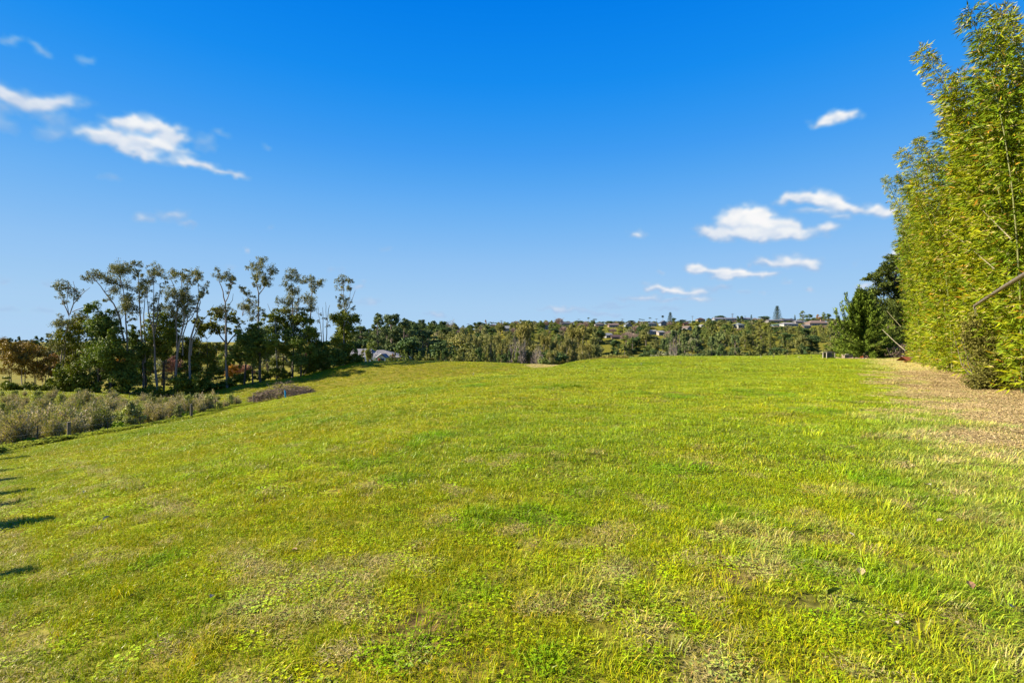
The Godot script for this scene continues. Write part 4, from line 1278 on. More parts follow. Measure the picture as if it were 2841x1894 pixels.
func brush_pile() -> void:
	var d := 62.5
	var root := ground(785, d)
	var t := thing("brush_pile", "heap of cut brown branches and twigs on the grass", "brush pile", root, "")
	var tone := [Color(0.28, 0.20, 0.15), Color(0.22, 0.15, 0.115), Color(0.36, 0.27, 0.20), Color(0.18, 0.13, 0.09)]
	for i in 200:
		var f := rng.randf()
		var x := lerpf(-3.9, 3.6, f)
		var top := 2.1 * pow(sin(PI * clampf(f * 0.9 + 0.05, 0, 1)), 0.6)
		var z := rr(-1.6, 1.6)
		var p := Vector3(x, gh(root.x + x, d - z) - root.y + rr(0.05, 1.0) * top * (1.0 - 0.25 * absf(z)), z)
		var a := rr(0, TAU)
		var l := rr(0.6, 1.7)
		var o := Vector3(cos(a), rr(-0.3, 0.6), sin(a)) * l * 0.5
		var S := Solid.new()
		limb(S, [p - o, p + rdir() * 0.08, p + o], rr(0.02, 0.06), 0.01, tone[i % 4] * rr(0.6, 1.5), 5)
		part("branch", S.mesh(solid_mat("bark", 0.9, 0.5, 0.8)), t)
	var L := Leaves.new()
	for i in 7500:
		var f := rng.randf()
		var x := lerpf(-4.1, 3.8, f)
		var top := 2.1 * pow(sin(PI * clampf(f * 0.9 + 0.05, 0, 1)), 0.6)
		var z := rr(-1.5, 1.5)
		var p := Vector3(x, gh(root.x + x, d - z) - root.y + rr(0.35, 1.0) * top * (1.0 - 0.33 * z * z) * (1.0 + 0.25 * sin(x * 2.3) * sin(x * 0.9 + z * 2.0)), z)
		var dir := rdir()
		dir.y *= 0.5
		var k := tint(tone[rng.randi() % 4], Color(0.2, 0.15, 0.11), 0.3)
		if x > -2.4 and x < 0.6 and p.y < 0.75 and rng.randf() < 0.45: k = tint(Color(0.08, 0.08, 0.03), Color(0.15, 0.15, 0.05))
		L.leaf(p, dir * rr(0.2, 0.7), dir.cross(rdir()).normalized() * 0.016, k * rr(0.5, 1.6))
	var tw := part("twigs", L.mesh(foliage_mat("dry twig", 0.9, Color(0, 0, 0))), t)
	tw.set_meta("kind", "stuff")
	for a in [[752, 1078, 742, 1066, 737, 1060], [782, 1076, 792, 1072, 806, 1067], [824, 1080, 826, 1070, 826, 1064], [790, 1077, 800, 1081, 810, 1083], [820, 1082, 818, 1074, 819, 1068]]:
		var S := Solid.new()
		limb(S, [at(a[0], a[1] + 4, d) - root, at(a[2], a[3], d) - root, at(a[4], a[5], d) - root], 0.03, 0.012, Color(0.42, 0.35, 0.26), 5)
		part("branch", S.mesh(solid_mat("bark", 0.9, 0.5, 0.8)), t)
	var Y := Leaves.new()
	clump(Y, at(779, 1071, d) - root, Vector3(0.25, 0.22, 0.25), 160, 0.14, Color(0.22, 0.24, 0.02), Color(0.3, 0.28, 0.03))
	part("leafy_sprig", Y.mesh(foliage_mat("tree leaf", 0.55, Color(0.58, 0.62, 0.16))), t)
	# strip of blue tarpaulin standing in front
	var bp := ground(792, 60.9)
	var b := thing("blue_tarpaulin", "narrow strip of bright blue plastic sheet draped down the branch heap", "tarpaulin", bp, "")
	var S := Solid.new()
	var rows := [[789.5, 1081.5, 1.5], [791, 1088, 2.4], [791, 1096, 2.2], [792, 1102, 2.2], [793, 1107, 1.7]]
	for side in [0.0, -0.03]:
		for i in rows.size() - 1:
			var dd: float = -bp.z - 0.05 - side
			var p := at(rows[i][0] - rows[i][2], rows[i][1], dd) - bp
			var q := at(rows[i][0] + rows[i][2], rows[i][1], dd) - bp
			var p2 := at(rows[i + 1][0] - rows[i + 1][2], rows[i + 1][1], dd) - bp
			var q2 := at(rows[i + 1][0] + rows[i + 1][2], rows[i + 1][1], dd) - bp
			var m1 := (p + q) * 0.5 + Vector3(0, 0, 0.07)
			var m2 := (p2 + q2) * 0.5 + Vector3(0, 0, 0.07)
			S.quad(p, m1, m2, p2, Color(0.02, 0.19, 0.36))
			S.quad(m1, q, q2, m2, Color(0.02, 0.19, 0.36))
	part("sheet", S.mesh(foliage_mat("blue plastic", 0.35, Color(0, 0, 0))), b)

# ---------------------------------------------------------------- tree kinds of the far slope (each built once, about 10 m tall, then copied)
func kind_round(ca: Color, cb: Color, dense := 150.0, bark := Color(0.16, 0.13, 0.1), wide := 1.0) -> Node3D:
	var t := Node3D.new()
	var S := Solid.new()
	var L := Leaves.new()
	limb(S, [Vector3(0, -1.5, 0), Vector3(0.2, 2.0, 0), Vector3(-0.1, 5.0, 0)], 0.3, 0.12, bark, 6, 0.15)
	for i in 15:
		var w := rr(0, TAU)
		var y := rr(0.12, 0.86)
		var r := 3.3 * wide * sqrt(maxf(0.05, 1.0 - pow((y - 0.42) / 0.52, 2))) * rr(0.35, 0.85)
		var c := Vector3(cos(w) * r, y * 10.0, sin(w) * r)
		var rad := rr(1.2, 2.0)
		limb(S, [Vector3(0, c.y * 0.45, 0), c], 0.08, 0.02, bark, 4)
		clump(L, c, Vector3(rad, rad * 0.75, rad), int(dense * rad * rad), 0.42, ca, cb)
	clump(L, Vector3(0, 8.8, 0), Vector3(1.5, 1.2, 1.5), int(dense * 2.2), 0.42, ca, cb)
	part("trunk", S.mesh(solid_mat("bark", 0.9, 0.5, 0.8)), t)
	part("crown", L.mesh(foliage_mat("tree leaf", 0.55, Color(0.58, 0.62, 0.16))), t)
	return t

func kind_gum(ca: Color, cb: Color) -> Node3D:
	var t := Node3D.new()
	var S := Solid.new()
	var L := Leaves.new()
	var bark := Color(0.42, 0.36, 0.29)
	for i in 5:
		var w := TAU * i / 5.0 + rr(-0.5, 0.5)
		var r := rr(1.0, 3.2)
		var a := Vector3(cos(w) * r * 0.25, 3.2, sin(w) * r * 0.25)
		var b := Vector3(cos(w) * r * 0.7, rr(5.5, 6.5), sin(w) * r * 0.7)
		var c := Vector3(cos(w) * r, rr(7.4, 9.3), sin(w) * r)
		limb(S, [Vector3(rr(-0.2, 0.2), -1.5, rr(-0.2, 0.2)), a, b, c], 0.2, 0.04, bark, 5, 0.15)
		for q in [c, c + Vector3(rr(-1.2, 1.2), rr(-0.8, 0.3), rr(-1.2, 1.2)), b + Vector3(rr(-1.2, 1.2), rr(-0.3, 0.8), rr(-1.2, 1.2)), b.lerp(a, 0.3) + Vector3(rr(-1.5, 1.5), 0, rr(-1.5, 1.5))]:
			var rad := rr(1.0, 1.75)
			limb(S, [b, q], 0.05, 0.015, bark, 4)
			clump(L, q, Vector3(rad, rad * 0.85, rad), int(190 * rad * rad), 0.34, ca, cb, 0.22, 0.2)
	for i in 4:
		var w := rr(0, TAU)
		clump(L, Vector3(cos(w) * 2.2, rr(1.2, 3.6), sin(w) * 2.2), Vector3(1.2, 0.9, 1.2), 260, 0.34, ca, cb, 0.22, 0.3)
	part("trunk", S.mesh(solid_mat("bark", 0.9, 0.5, 0.8)), t)
	part("crown", L.mesh(foliage_mat("tree leaf", 0.55, Color(0.58, 0.62, 0.16))), t)
	return t

func kind_cone(ca: Color, cb: Color, wide: float, ragged := 0.35) -> Node3D:
	var t := Node3D.new()
	var S := Solid.new()
	var L := Leaves.new()
	limb(S, [Vector3(0, -1.5, 0), Vector3(0, 4, 0), Vector3(0, 9.6, 0)], 0.22, 0.03, Color(0.2, 0.16, 0.12), 6)
	for i in 46:
		var f := pow(rng.randf(), 0.8)
		var w := rr(0, TAU)
		var r := wide * pow(1.0 - f, 0.7) * rr(1.0 - ragged, 1.0)
		var c := Vector3(cos(w) * r * 0.8, 0.4 + 9.2 * f, sin(w) * r * 0.8)
		var rad := maxf(0.35, wide * 0.36 * (1.1 - f))
		clump(L, c, Vector3(rad, rad * 1.3, rad), int(40 + 230 * rad * rad), 0.36, ca, cb, 0.22, -0.5)
	part("trunk", S.mesh(solid_mat("bark", 0.9, 0.5, 0.8)), t)
	part("crown", L.mesh(foliage_mat("needle", 0.6, Color(0.3, 0.36, 0.08))), t)
	return t

func kind_pine(ca: Color, cb: Color) -> Node3D:
	var t := Node3D.new()
	var S := Solid.new()
	var L := Leaves.new()
	var bark := Color(0.2, 0.15, 0.12)
	limb(S, [Vector3(0, -1.5, 0), Vector3(0.15, 4, 0), Vector3(-0.1, 7.5, 0.1), Vector3(0, 9.8, 0)], 0.28, 0.05, bark, 6, 0.1)
	for i in 54:
		var f := rr(0.08, 0.98)
		var w := rr(0, TAU)
		var r := (3.0 * pow(1.0 - f, 0.6) + 0.4) * rr(0.35, 1.05)
		var c := Vector3(cos(w) * r, 10.0 * f + 0.25 * r, sin(w) * r)
		limb(S, [Vector3(0, 10.0 * f - 0.3, 0), c], 0.06, 0.02, bark, 4)
		var rad := rr(0.6, 1.1)
		clump(L, c, Vector3(rad, rad * 0.5, rad), int(260 * rad * rad), 0.36, ca, cb, 0.16, -0.3)
	part("trunk", S.mesh(solid_mat("bark", 0.9, 0.5, 0.8)), t)
	part("crown", L.mesh(foliage_mat("needle", 0.6, Color(0.3, 0.36, 0.08))), t)
	return t

func kind_bare(k: Color, k2: Color, leaf_share: float, twigs := 2400) -> Node3D:
	var t := Node3D.new()
	var S := Solid.new()
	var L := Leaves.new()
	for i in 8:
		var w := rr(0, TAU)
		var r := rr(1.0, 3.4)
		var b := Vector3(cos(w) * r * 0.3, rr(2.6, 3.6), sin(w) * r * 0.3)
		var c := Vector3(cos(w) * r, rr(6.5, 9.4), sin(w) * r)
		limb(S, [Vector3(0, -1.5, 0), b, c], 0.16, 0.03, k, 5, 0.2)
		for z in 5:
			var f := rr(0.2, 0.9)
			var p := b.lerp(c, f)
			limb(S, [p, p + Vector3(cos(w) * 0.4 + rr(-0.7, 0.7), rr(0.6, 1.6), sin(w) * 0.4 + rr(-0.7, 0.7)) * 0.8, p + Vector3(cos(w) + rr(-1.2, 1.2), rr(1.5, 2.6), sin(w) + rr(-1.2, 1.2))], 0.06, 0.015, k, 4)
	for i in twigs:
		var u := rdir()
		u.y = absf(u.y) * 1.0 - 0.15
		var p := Vector3(0, 4.2, 0) + Vector3(u.x * 3.4, u.y * 5.4, u.z * 3.4) * pow(rng.randf(), 0.45)
		var dir := (u + rdir() * 0.5 + Vector3(0, 0.5, 0)).normalized()
		if rng.randf() < leaf_share: L.leaf(p, dir * 0.5, dir.cross(rdir()).normalized() * 0.12, tint(k2, k, 0.25))
		else: L.leaf(p, dir * rr(0.7, 1.6), dir.cross(rdir()).normalized() * 0.035, tint(k, k2, 0.25))
	part("trunk", S.mesh(solid_mat("bark", 0.9, 0.5, 0.8)), t)
	part("crown", L.mesh(foliage_mat("dry twig", 0.9, Color(0, 0, 0))), t)
	return t

func kind_norfolk() -> Node3D:
	var t := Node3D.new()
	var S := Solid.new()
	var L := Leaves.new()
	limb(S, [Vector3(0, -2, 0), Vector3(0, 5, 0), Vector3(0, 10, 0)], 0.2, 0.03, Color(0.2, 0.16, 0.13), 6)
	for tier in 13:
		var y := 0.9 + tier * 0.70
		var r := 2.9 * pow(1.0 - tier / 13.5, 0.85) + 0.15
		for j in 6:
			var w := TAU * (j + 0.5 * (tier % 2)) / 6.0 + rr(-0.15, 0.15)
			var o := Vector3(cos(w), 0, sin(w))
			var pts := PackedVector3Array([Vector3(0, y, 0), o * r * 0.5 + Vector3(0, y - 0.03 * r, 0), o * r + Vector3(0, y + 0.16 * r, 0)])
			limb(S, [pts[0], pts[1], pts[2]], 0.04, 0.015, Color(0.2, 0.16, 0.13), 4)
			sprays(L, pts, 0.4, Color(0.016, 0.034, 0.014), Color(0.045, 0.07, 0.022), 22)
	part("trunk", S.mesh(solid_mat("bark", 0.9, 0.5, 0.8)), t)
	part("crown", L.mesh(foliage_mat("needle", 0.6, Color(0.3, 0.36, 0.08))), t)
	return t

func kind_palm(fan: bool) -> Node3D:
	var t := Node3D.new()
	var S := Solid.new()
	var L := Leaves.new()
	limb(S, [Vector3(0, -2, 0), Vector3(0.08, 4, 0), Vector3(0, 8.2, 0)], 0.17, 0.12, Color(0.24, 0.2, 0.16), 6)
	for i in (70 if fan else 26):
		var w := rr(0, TAU)
		var el := rr(-0.9, 1.3) if fan else rr(-0.25, 1.2)
		var o := Vector3(cos(w) * cos(el), sin(el), sin(w) * cos(el))
		var r := rr(1.1, 1.5) if fan else rr(1.9, 2.6)
		var c := Vector3(0, 8.3, 0)
		if fan:
			limb(S, [c, c + o * r * 0.5], 0.02, 0.015, Color(0.1, 0.13, 0.03), 3)
			for j in 9: L.leaf(c + o * r * 0.45, (o + rdir() * 0.5).normalized() * r * 0.75, o.cross(rdir()).normalized() * 0.07, tint(Color(0.025, 0.04, 0.012), Color(0.06, 0.08, 0.02)))
		else:
			var pts := PackedVector3Array([c, c + o * r * 0.5 + Vector3(0, 0.15, 0), c + o * r * 0.85 - Vector3(0, 0.15, 0), c + o * r - Vector3(0, 0.7, 0)])
			limb(S, [pts[0], pts[1], pts[2], pts[3]], 0.03, 0.01, Color(0.1, 0.13, 0.03), 3)
			for s in 3:
				for j in 16:
					var p := pts[s].lerp(pts[s + 1], rng.randf())
					L.leaf(p, ((pts[s + 1] - pts[s]).normalized() * 0.7 + rdir() * 0.7 - Vector3(0, 0.5, 0)).normalized() * rr(0.4, 0.7), rdir() * 0.05, tint(Color(0.03, 0.05, 0.014), Color(0.075, 0.10, 0.025)))
	part("trunk", S.mesh(solid_mat("bark", 0.9, 0.5, 0.8)), t)
	part("fronds", L.mesh(foliage_mat("tree leaf", 0.55, Color(0.58, 0.62, 0.16))), t)
	return t

var kinds := {}
func make_kinds() -> void:
	kinds = {
		"dark": kind_round(Color(0.031, 0.064, 0.026), Color(0.110, 0.157, 0.047)), "dark2": kind_round(Color(0.037, 0.073, 0.031), Color(0.132, 0.174, 0.053), 142.8, Color(0.281, 0.229, 0.176), 0.85),
		"olive": kind_round(Color(0.119, 0.137, 0.047), Color(0.264, 0.253, 0.076)), "mid": kind_round(Color(0.079, 0.119, 0.037), Color(0.226, 0.258, 0.059), 126.0),
		"light": kind_round(Color(0.186, 0.226, 0.047), Color(0.299, 0.290, 0.053), 117.6, Color(0.270, 0.216, 0.162), 0.75), "grey": kind_round(Color(0.157, 0.174, 0.091), Color(0.307, 0.286, 0.164), 100.8),
		"gum": kind_gum(Color(0.172, 0.163, 0.047), Color(0.257, 0.216, 0.061)), "gum2": kind_gum(Color(0.144, 0.151, 0.053), Color(0.281, 0.246, 0.074)), "gum3": kind_gum(Color(0.157, 0.172, 0.059), Color(0.264, 0.246, 0.088)),
		"cone": kind_cone(Color(0.037, 0.073, 0.031), Color(0.132, 0.180, 0.053), 2.0), "totara": kind_cone(Color(0.079, 0.100, 0.031), Color(0.264, 0.264, 0.059), 2.5, 0.6), "totara2": kind_cone(Color(0.064, 0.090, 0.031), Color(0.226, 0.235, 0.053), 2.9, 0.7),
		"column": kind_cone(Color(0.132, 0.157, 0.037), Color(0.307, 0.286, 0.055), 1.5, 0.4), "pine": kind_pine(Color(0.059, 0.090, 0.037), Color(0.197, 0.233, 0.068)), "pine2": kind_pine(Color(0.043, 0.073, 0.031), Color(0.157, 0.190, 0.059)),
		"bare": kind_bare(Color(0.312, 0.260, 0.218), Color(0.270, 0.216, 0.176), 0.0, 500), "mauve": kind_bare(Color(0.250, 0.182, 0.151), Color(0.272, 0.200, 0.160), 0.45), "pink": kind_bare(Color(0.270, 0.156, 0.114), Color(0.336, 0.160, 0.120), 0.6),
		"orange": kind_round(Color(0.272, 0.120, 0.010), Color(0.416, 0.216, 0.020), 142.8, Color(0.270, 0.203, 0.135), 0.9), "red": kind_round(Color(0.312, 0.073, 0.042), Color(0.336, 0.104, 0.064), 142.8, Color(0.270, 0.203, 0.135), 0.9),
		"rust": kind_round(Color(0.270, 0.135, 0.041), Color(0.256, 0.136, 0.040), 109.2), "norfolk": kind_norfolk(), "palm": kind_palm(false), "fan": kind_palm(true)}

const LOOK := {"dark": "dark round-headed tree", "dark2": "dark dense tree", "olive": "olive-green spreading tree", "mid": "mid-green leafy tree", "light": "light green bushy tree", "grey": "grey-green tree", "gum": "yellow-olive gum with pale trunks",
	"gum2": "olive gum with forked pale trunks", "gum3": "dull green gum with pale limbs", "cone": "dark pointed conifer", "totara": "ragged upright olive conifer", "totara2": "broad ragged dark conifer", "column": "slim yellowish-green upright tree", "pine": "layered green pine", "pine2": "dark layered pine",
	"bare": "leafless pale grey tree", "mauve": "twiggy mauve-brown leafless tree", "pink": "pinkish bare tree", "rust": "rust-coloured autumn tree", "orange": "bright orange autumn tree", "red": "red autumn tree", "palm": "palm", "fan": "fan palm", "norfolk": "norfolk pine"}

var homes := []              # px from, px to, y of the foot, depth, words
var marks := []              # px, words

func tree(kind: String, px: float, top: float, d: float, width_px: float, label := "", group := "trees of the far slope") -> void:
	var p := ground(px, d)
	var h := at(px, top, d).y - p.y
	if h < 1.2: return
	var s := h / 10.0
	var w := width_px / F * d / ({"gum": 6.6, "gum2": 6.6, "gum3": 6.6, "cone": 4.2, "totara": 5.0, "totara2": 5.6, "column": 3.2, "norfolk": 5.8, "palm": 4.6, "fan": 2.8, "pine": 6.6, "pine2": 6.6}.get(kind, 7.0) as float) if width_px > 0.0 else maxf(s, 0.55) * rr(1.15, 1.5)
	var called: String = {"norfolk": "norfolk_pine", "palm": "palm_tree", "fan": "fan_palm", "gum": "gum_tree", "gum2": "gum_tree", "gum3": "gum_tree", "pine": "pine_tree", "pine2": "pine_tree", "cone": "conifer", "totara": "conifer", "totara2": "conifer", "orange": "autumn_tree", "red": "autumn_tree", "rust": "autumn_tree", "bare": "bare_tree", "mauve": "bare_tree", "pink": "bare_tree"}.get(kind, {"dark": "evergreen_tree", "dark2": "evergreen_tree", "light": "bushy_tree", "grey": "grey_green_tree"}.get(kind, "broadleaf_tree"))
	var says := label
	if says == "":
		var best := 130.0
		var near := ""
		for m in marks:
			if absf(m[0] - px) < best: best = absf(m[0] - px); near = m[1]
		says = LOOK[kind] + (" low in the valley" if d < 190.0 else (" halfway up the slope" if d < 300.0 else " near the ridge"))
		if near != "": says += (" below " if d < 330.0 else " beside ") + near
	copy_of(kinds[kind], called, says, "tree", group, p, Vector3(w, s, w), rr(0, TAU))

# ---------------------------------------------------------------- houses
func house(px0: float, px1: float, eave: float, top: float, foot_y: float, d: float, roof: String, wall: Color, tiles: Color, label: String, turn := 0.0, windows := 3) -> Node3D:
	# stand it where its foot meets the slope
	var on := foot((px0 + px1) * 0.5, foot_y)
	if -on.z > 250.0 and -on.z < 455.0: d = -on.z
	var c := at((px0 + px1) * 0.5, foot_y, d)
	var w := (px1 - px0) / F * d
	var h := (foot_y - eave) / F * d
	var rise := maxf((eave - top) / F * d, 0.5)
	var dep := clampf(w * 0.6, 6.0, 11.0)
	var t := thing("house", label, "house", c, "houses on the ridge")
	t.rotation.y = turn
	var S := Solid.new()
	S.box(Vector3(0, h * 0.5 - 2.0, -dep * 0.5), Vector3(w, h + 4.0, dep), wall)
	var e := 0.45
	var y := h + 0.02
	var A := Vector3(-w / 2 - e, y, e)
	var B := Vector3(w / 2 + e, y, e)
	var C := Vector3(w / 2 + e, y, -dep - e)
	var D := Vector3(-w / 2 - e, y, -dep - e)
	var R := Solid.new()
	var R0 := Vector3(-w / 2 + dep * 0.42, y + rise, -dep / 2)
	var R1 := Vector3(w / 2 - dep * 0.42, y + rise, -dep / 2)
	if roof == "gable":
		R0.x = -w / 2 - e; R1.x = w / 2 + e
	elif roof == "front":
		R0 = Vector3(0, y + rise, e); R1 = Vector3(0, y + rise, -dep - e)
	if R1.x < R0.x and roof != "front":
		R0.x = 0.0; R1.x = 0.01
	if roof == "front":
		R.quad(R0, R1, D, A, tiles)
		R.quad(R1, R0, B, C, tiles)
		S.quad(Vector3(-w / 2, y, 0.01), Vector3(0, y + rise * 0.93, 0.01), Vector3(w / 2, y, 0.01), Vector3(0, y, 0.01), wall)
	else:
		R.quad(A, R0, R1, B, tiles)
		R.quad(C, R1, R0, D, tiles)
		if roof == "hip":
			R.quad(D, R0, A, A.lerp(D, 0.5), tiles)
			R.quad(B, R1, C, C.lerp(B, 0.5), tiles)
		else:
			for sx in [-1.0, 1.0]:
				S.quad(Vector3(sx * w / 2, y, 0), Vector3(sx * w / 2, y + rise * 0.92, -dep / 2), Vector3(sx * w / 2, y, -dep), Vector3(sx * w / 2, y, -dep / 2), wall)
	R.quad(A, B, C, D, tiles)
	part("wall", S.mesh(solid_mat("painted wall", 0.8, 0.12, 3.0)), t)
	var rf := part("roof", R.mesh(foliage_mat("roofing", 0.55, Color(0, 0, 0))), t)
	if w > 13.0:
		var H := Solid.new()
		H.box(Vector3(w * 0.2, y + rise * 0.9, -dep * 0.4), Vector3(0.7, 1.6, 0.7), Color(0.3, 0.17, 0.12))
		part("chimney", H.mesh(solid_mat("painted wall", 0.8, 0.12, 3.0)), rf)
	if h > 1.5:
		for i in windows:
			var x := w * ((i + 0.5) / windows - 0.5) * 0.86
			var ww := minf(1.9, w / windows * 0.6)
			var W := Solid.new()
			W.box(Vector3(x, h - 1.25, 0.02), Vector3(ww + 0.16, 1.36, 0.08), Color(0.45, 0.45, 0.44))
			var win := part("window", W.mesh(solid_mat("painted wall", 0.8, 0.12, 3.0)), t)
			var G := Solid.new()
			G.box(Vector3(x, h - 1.25, 0.065), Vector3(ww, 1.2, 0.03), Color(0.05, 0.07, 0.09))
			part("pane", G.mesh(solid_mat("window glass", 0.08)), win)
	homes.append([px0 - 2, px1 + 2, foot_y, d])
	marks.append([(px0 + px1) * 0.5, "the " + label.split(" with ")[0].split(" above ")[0].split(" beside ")[0].split(" below ")[0].split(" between ")[0].split(" near ")[0].split(" behind ")[0].split(" under ")[0].split(" on the ")[0].split(" low on ")[0].split(" half ")[0].split(" among ")[0]])
	return t

func far_houses() -> void:
	var white := Color(0.287, 0.281, 0.268)
	var cream := Color(0.252, 0.222, 0.168)
	var blue := Color(0.161, 0.191, 0.230)
	var grey := Color(0.076, 0.081, 0.088)
	var brown := Color(0.061, 0.038, 0.031)
	var tan := Color(0.161, 0.115, 0.092)
	var brick := Color(0.138, 0.061, 0.038)
	house(1736, 1755, 901, 896, 907, 400, "front", Color(0.210, 0.237, 0.260), Color(0.161, 0.179, 0.199), "pale blue gabled house with a wide front window")
	house(1800, 1823, 898, 893, 905, 410, "hip", Color(0.237, 0.252, 0.260), grey, "white house with a dark hipped roof below the small palm")
	house(1834, 1852, 896, 889, 904, 415, "front", blue, Color(0.061, 0.065, 0.076), "grey-blue gabled house with brick beside the fan palm")
	house(1803, 1822, 918, 915, 928, 360, "gable", white, Color(0.230, 0.230, 0.230), "low white house with a flat pale roof")
	house(1828, 1845, 921, 917, 931, 350, "gable", Color(0.268, 0.230, 0.210), Color(0.210, 0.210, 0.210), "white and brick house beside the bronze trees", 0.2)
	house(1698, 1722, 935, 928, 941, 330, "gable", Color(0.115, 0.095, 0.084), Color(0.065, 0.046, 0.043), "dark brown-roofed house low on the slope")
	house(1690, 1717, 901, 897, 908, 400, "gable", Color(0.199, 0.138, 0.115), Color(0.153, 0.115, 0.103), "pink-roofed long house beside a small round tree")
	house(1937, 1957, 886, 881, 894, 425, "hip", cream, brown, "cream house with a brown roof on the ridge shoulder")
	house(1983, 2008, 884, 880, 890, 430, "gable", Color(0.230, 0.237, 0.268), Color(0.153, 0.161, 0.191), "white ridge house half behind a spreading tree")
	house(2013, 2045, 884, 880.5, 890, 430, "gable", Color(0.230, 0.237, 0.268), Color(0.130, 0.138, 0.168), "long white ridge house beside the tall power pole", 0.0, 6)
	house(2061, 2083, 884, 880.5, 892, 430, "gable", Color(0.237, 0.230, 0.237), Color(0.138, 0.138, 0.161), "white ridge house with a cream base wall", 0.0, 5)
	house(1946, 1957, 903, 900, 908, 380, "front", white, Color(0.268, 0.268, 0.260), "tiny white gabled house among brown shrubs")
	house(1905, 1922, 910, 904, 916, 370, "front", white, Color(0.138, 0.107, 0.092), "white gabled house above the green pines", 0.5)
	house(1898, 1912, 898, 894, 903, 390, "gable", brick, brown, "orange brick house with a dark low roof")
	house(2047, 2068, 901, 895, 911, 385, "hip", Color(0.252, 0.245, 0.222), Color(0.145, 0.161, 0.153), "grey-green roofed house with a bright white deck", 0.3)
	house(2134, 2174, 889, 886, 895, 430, "gable", Color(0.153, 0.145, 0.138), Color(0.138, 0.127, 0.122), "long grey house below the tall norfolk pine", 0.0, 5)
	house(2173, 2204, 888, 883.5, 894, 440, "gable", Color(0.138, 0.130, 0.138), Color(0.058, 0.058, 0.065), "dark grey low ridge house with a row of windows", 0.0, 5)
	house(2174, 2218, 898, 894, 905, 390, "hip", white, Color(0.222, 0.214, 0.214), "white house with a bright pale roof", 0.15, 4)
	house(2146, 2163, 901, 898.5, 907, 385, "gable", Color(0.173, 0.210, 0.237), Color(0.061, 0.138, 0.084), "small blue house with a bright green roof")
	house(2209, 2232, 892, 887, 897, 420, "hip", Color(0.191, 0.179, 0.173), Color(0.130, 0.127, 0.138), "grey hip-roofed house between two dark trees")
	house(2248, 2304, 896, 888, 903, 400, "hip", Color(0.191, 0.138, 0.115), tan, "long low house with a tan tiled roof", 0.0, 6)
	house(2276, 2288, 881, 877.5, 887, 440, "front", cream, Color(0.130, 0.115, 0.099), "small cream house on the skyline beside a clump of trees")
	house(2231, 2251, 904, 900, 911, 375, "gable", Color(0.161, 0.107, 0.069), Color(0.115, 0.115, 0.107), "brown timber house half hidden below the tan roof")
	house(1270, 1292, 911, 907, 917, 400, "hip", Color(0.191, 0.199, 0.210), grey, "grey roofed house under the flat-topped lone tree")
	house(1362, 1378, 902, 898, 908, 410, "hip", Color(0.191, 0.176, 0.191), Color(0.099, 0.084, 0.099), "small dark-roofed house between palms on the ridge")
	house(1395, 1413, 911, 903, 919, 390, "gable", Color(0.191, 0.214, 0.237), Color(0.153, 0.165, 0.179), "pale grey tall house beside the red autumn tree")
	house(1507, 1524, 907, 901, 915, 390, "front", Color(0.191, 0.230, 0.260), Color(0.130, 0.161, 0.184), "light blue gabled house near the pinkish trees")
	house(1652, 1677, 899, 895, 905, 400, "hip", Color(0.230, 0.210, 0.191), Color(0.130, 0.115, 0.107), "tan-walled house beside the two ridge palms")
	house(1681, 1703, 930, 923, 937, 340, "gable", Color(0.210, 0.214, 0.214), Color(0.184, 0.191, 0.191), "pale grey house low on the slope", 0.4)
	house(1558, 1590, 897, 893.5, 903, 420, "hip", Color(0.138, 0.130, 0.138), Color(0.084, 0.084, 0.095), "wide dark-roofed house on the skyline behind the pinkish trees")

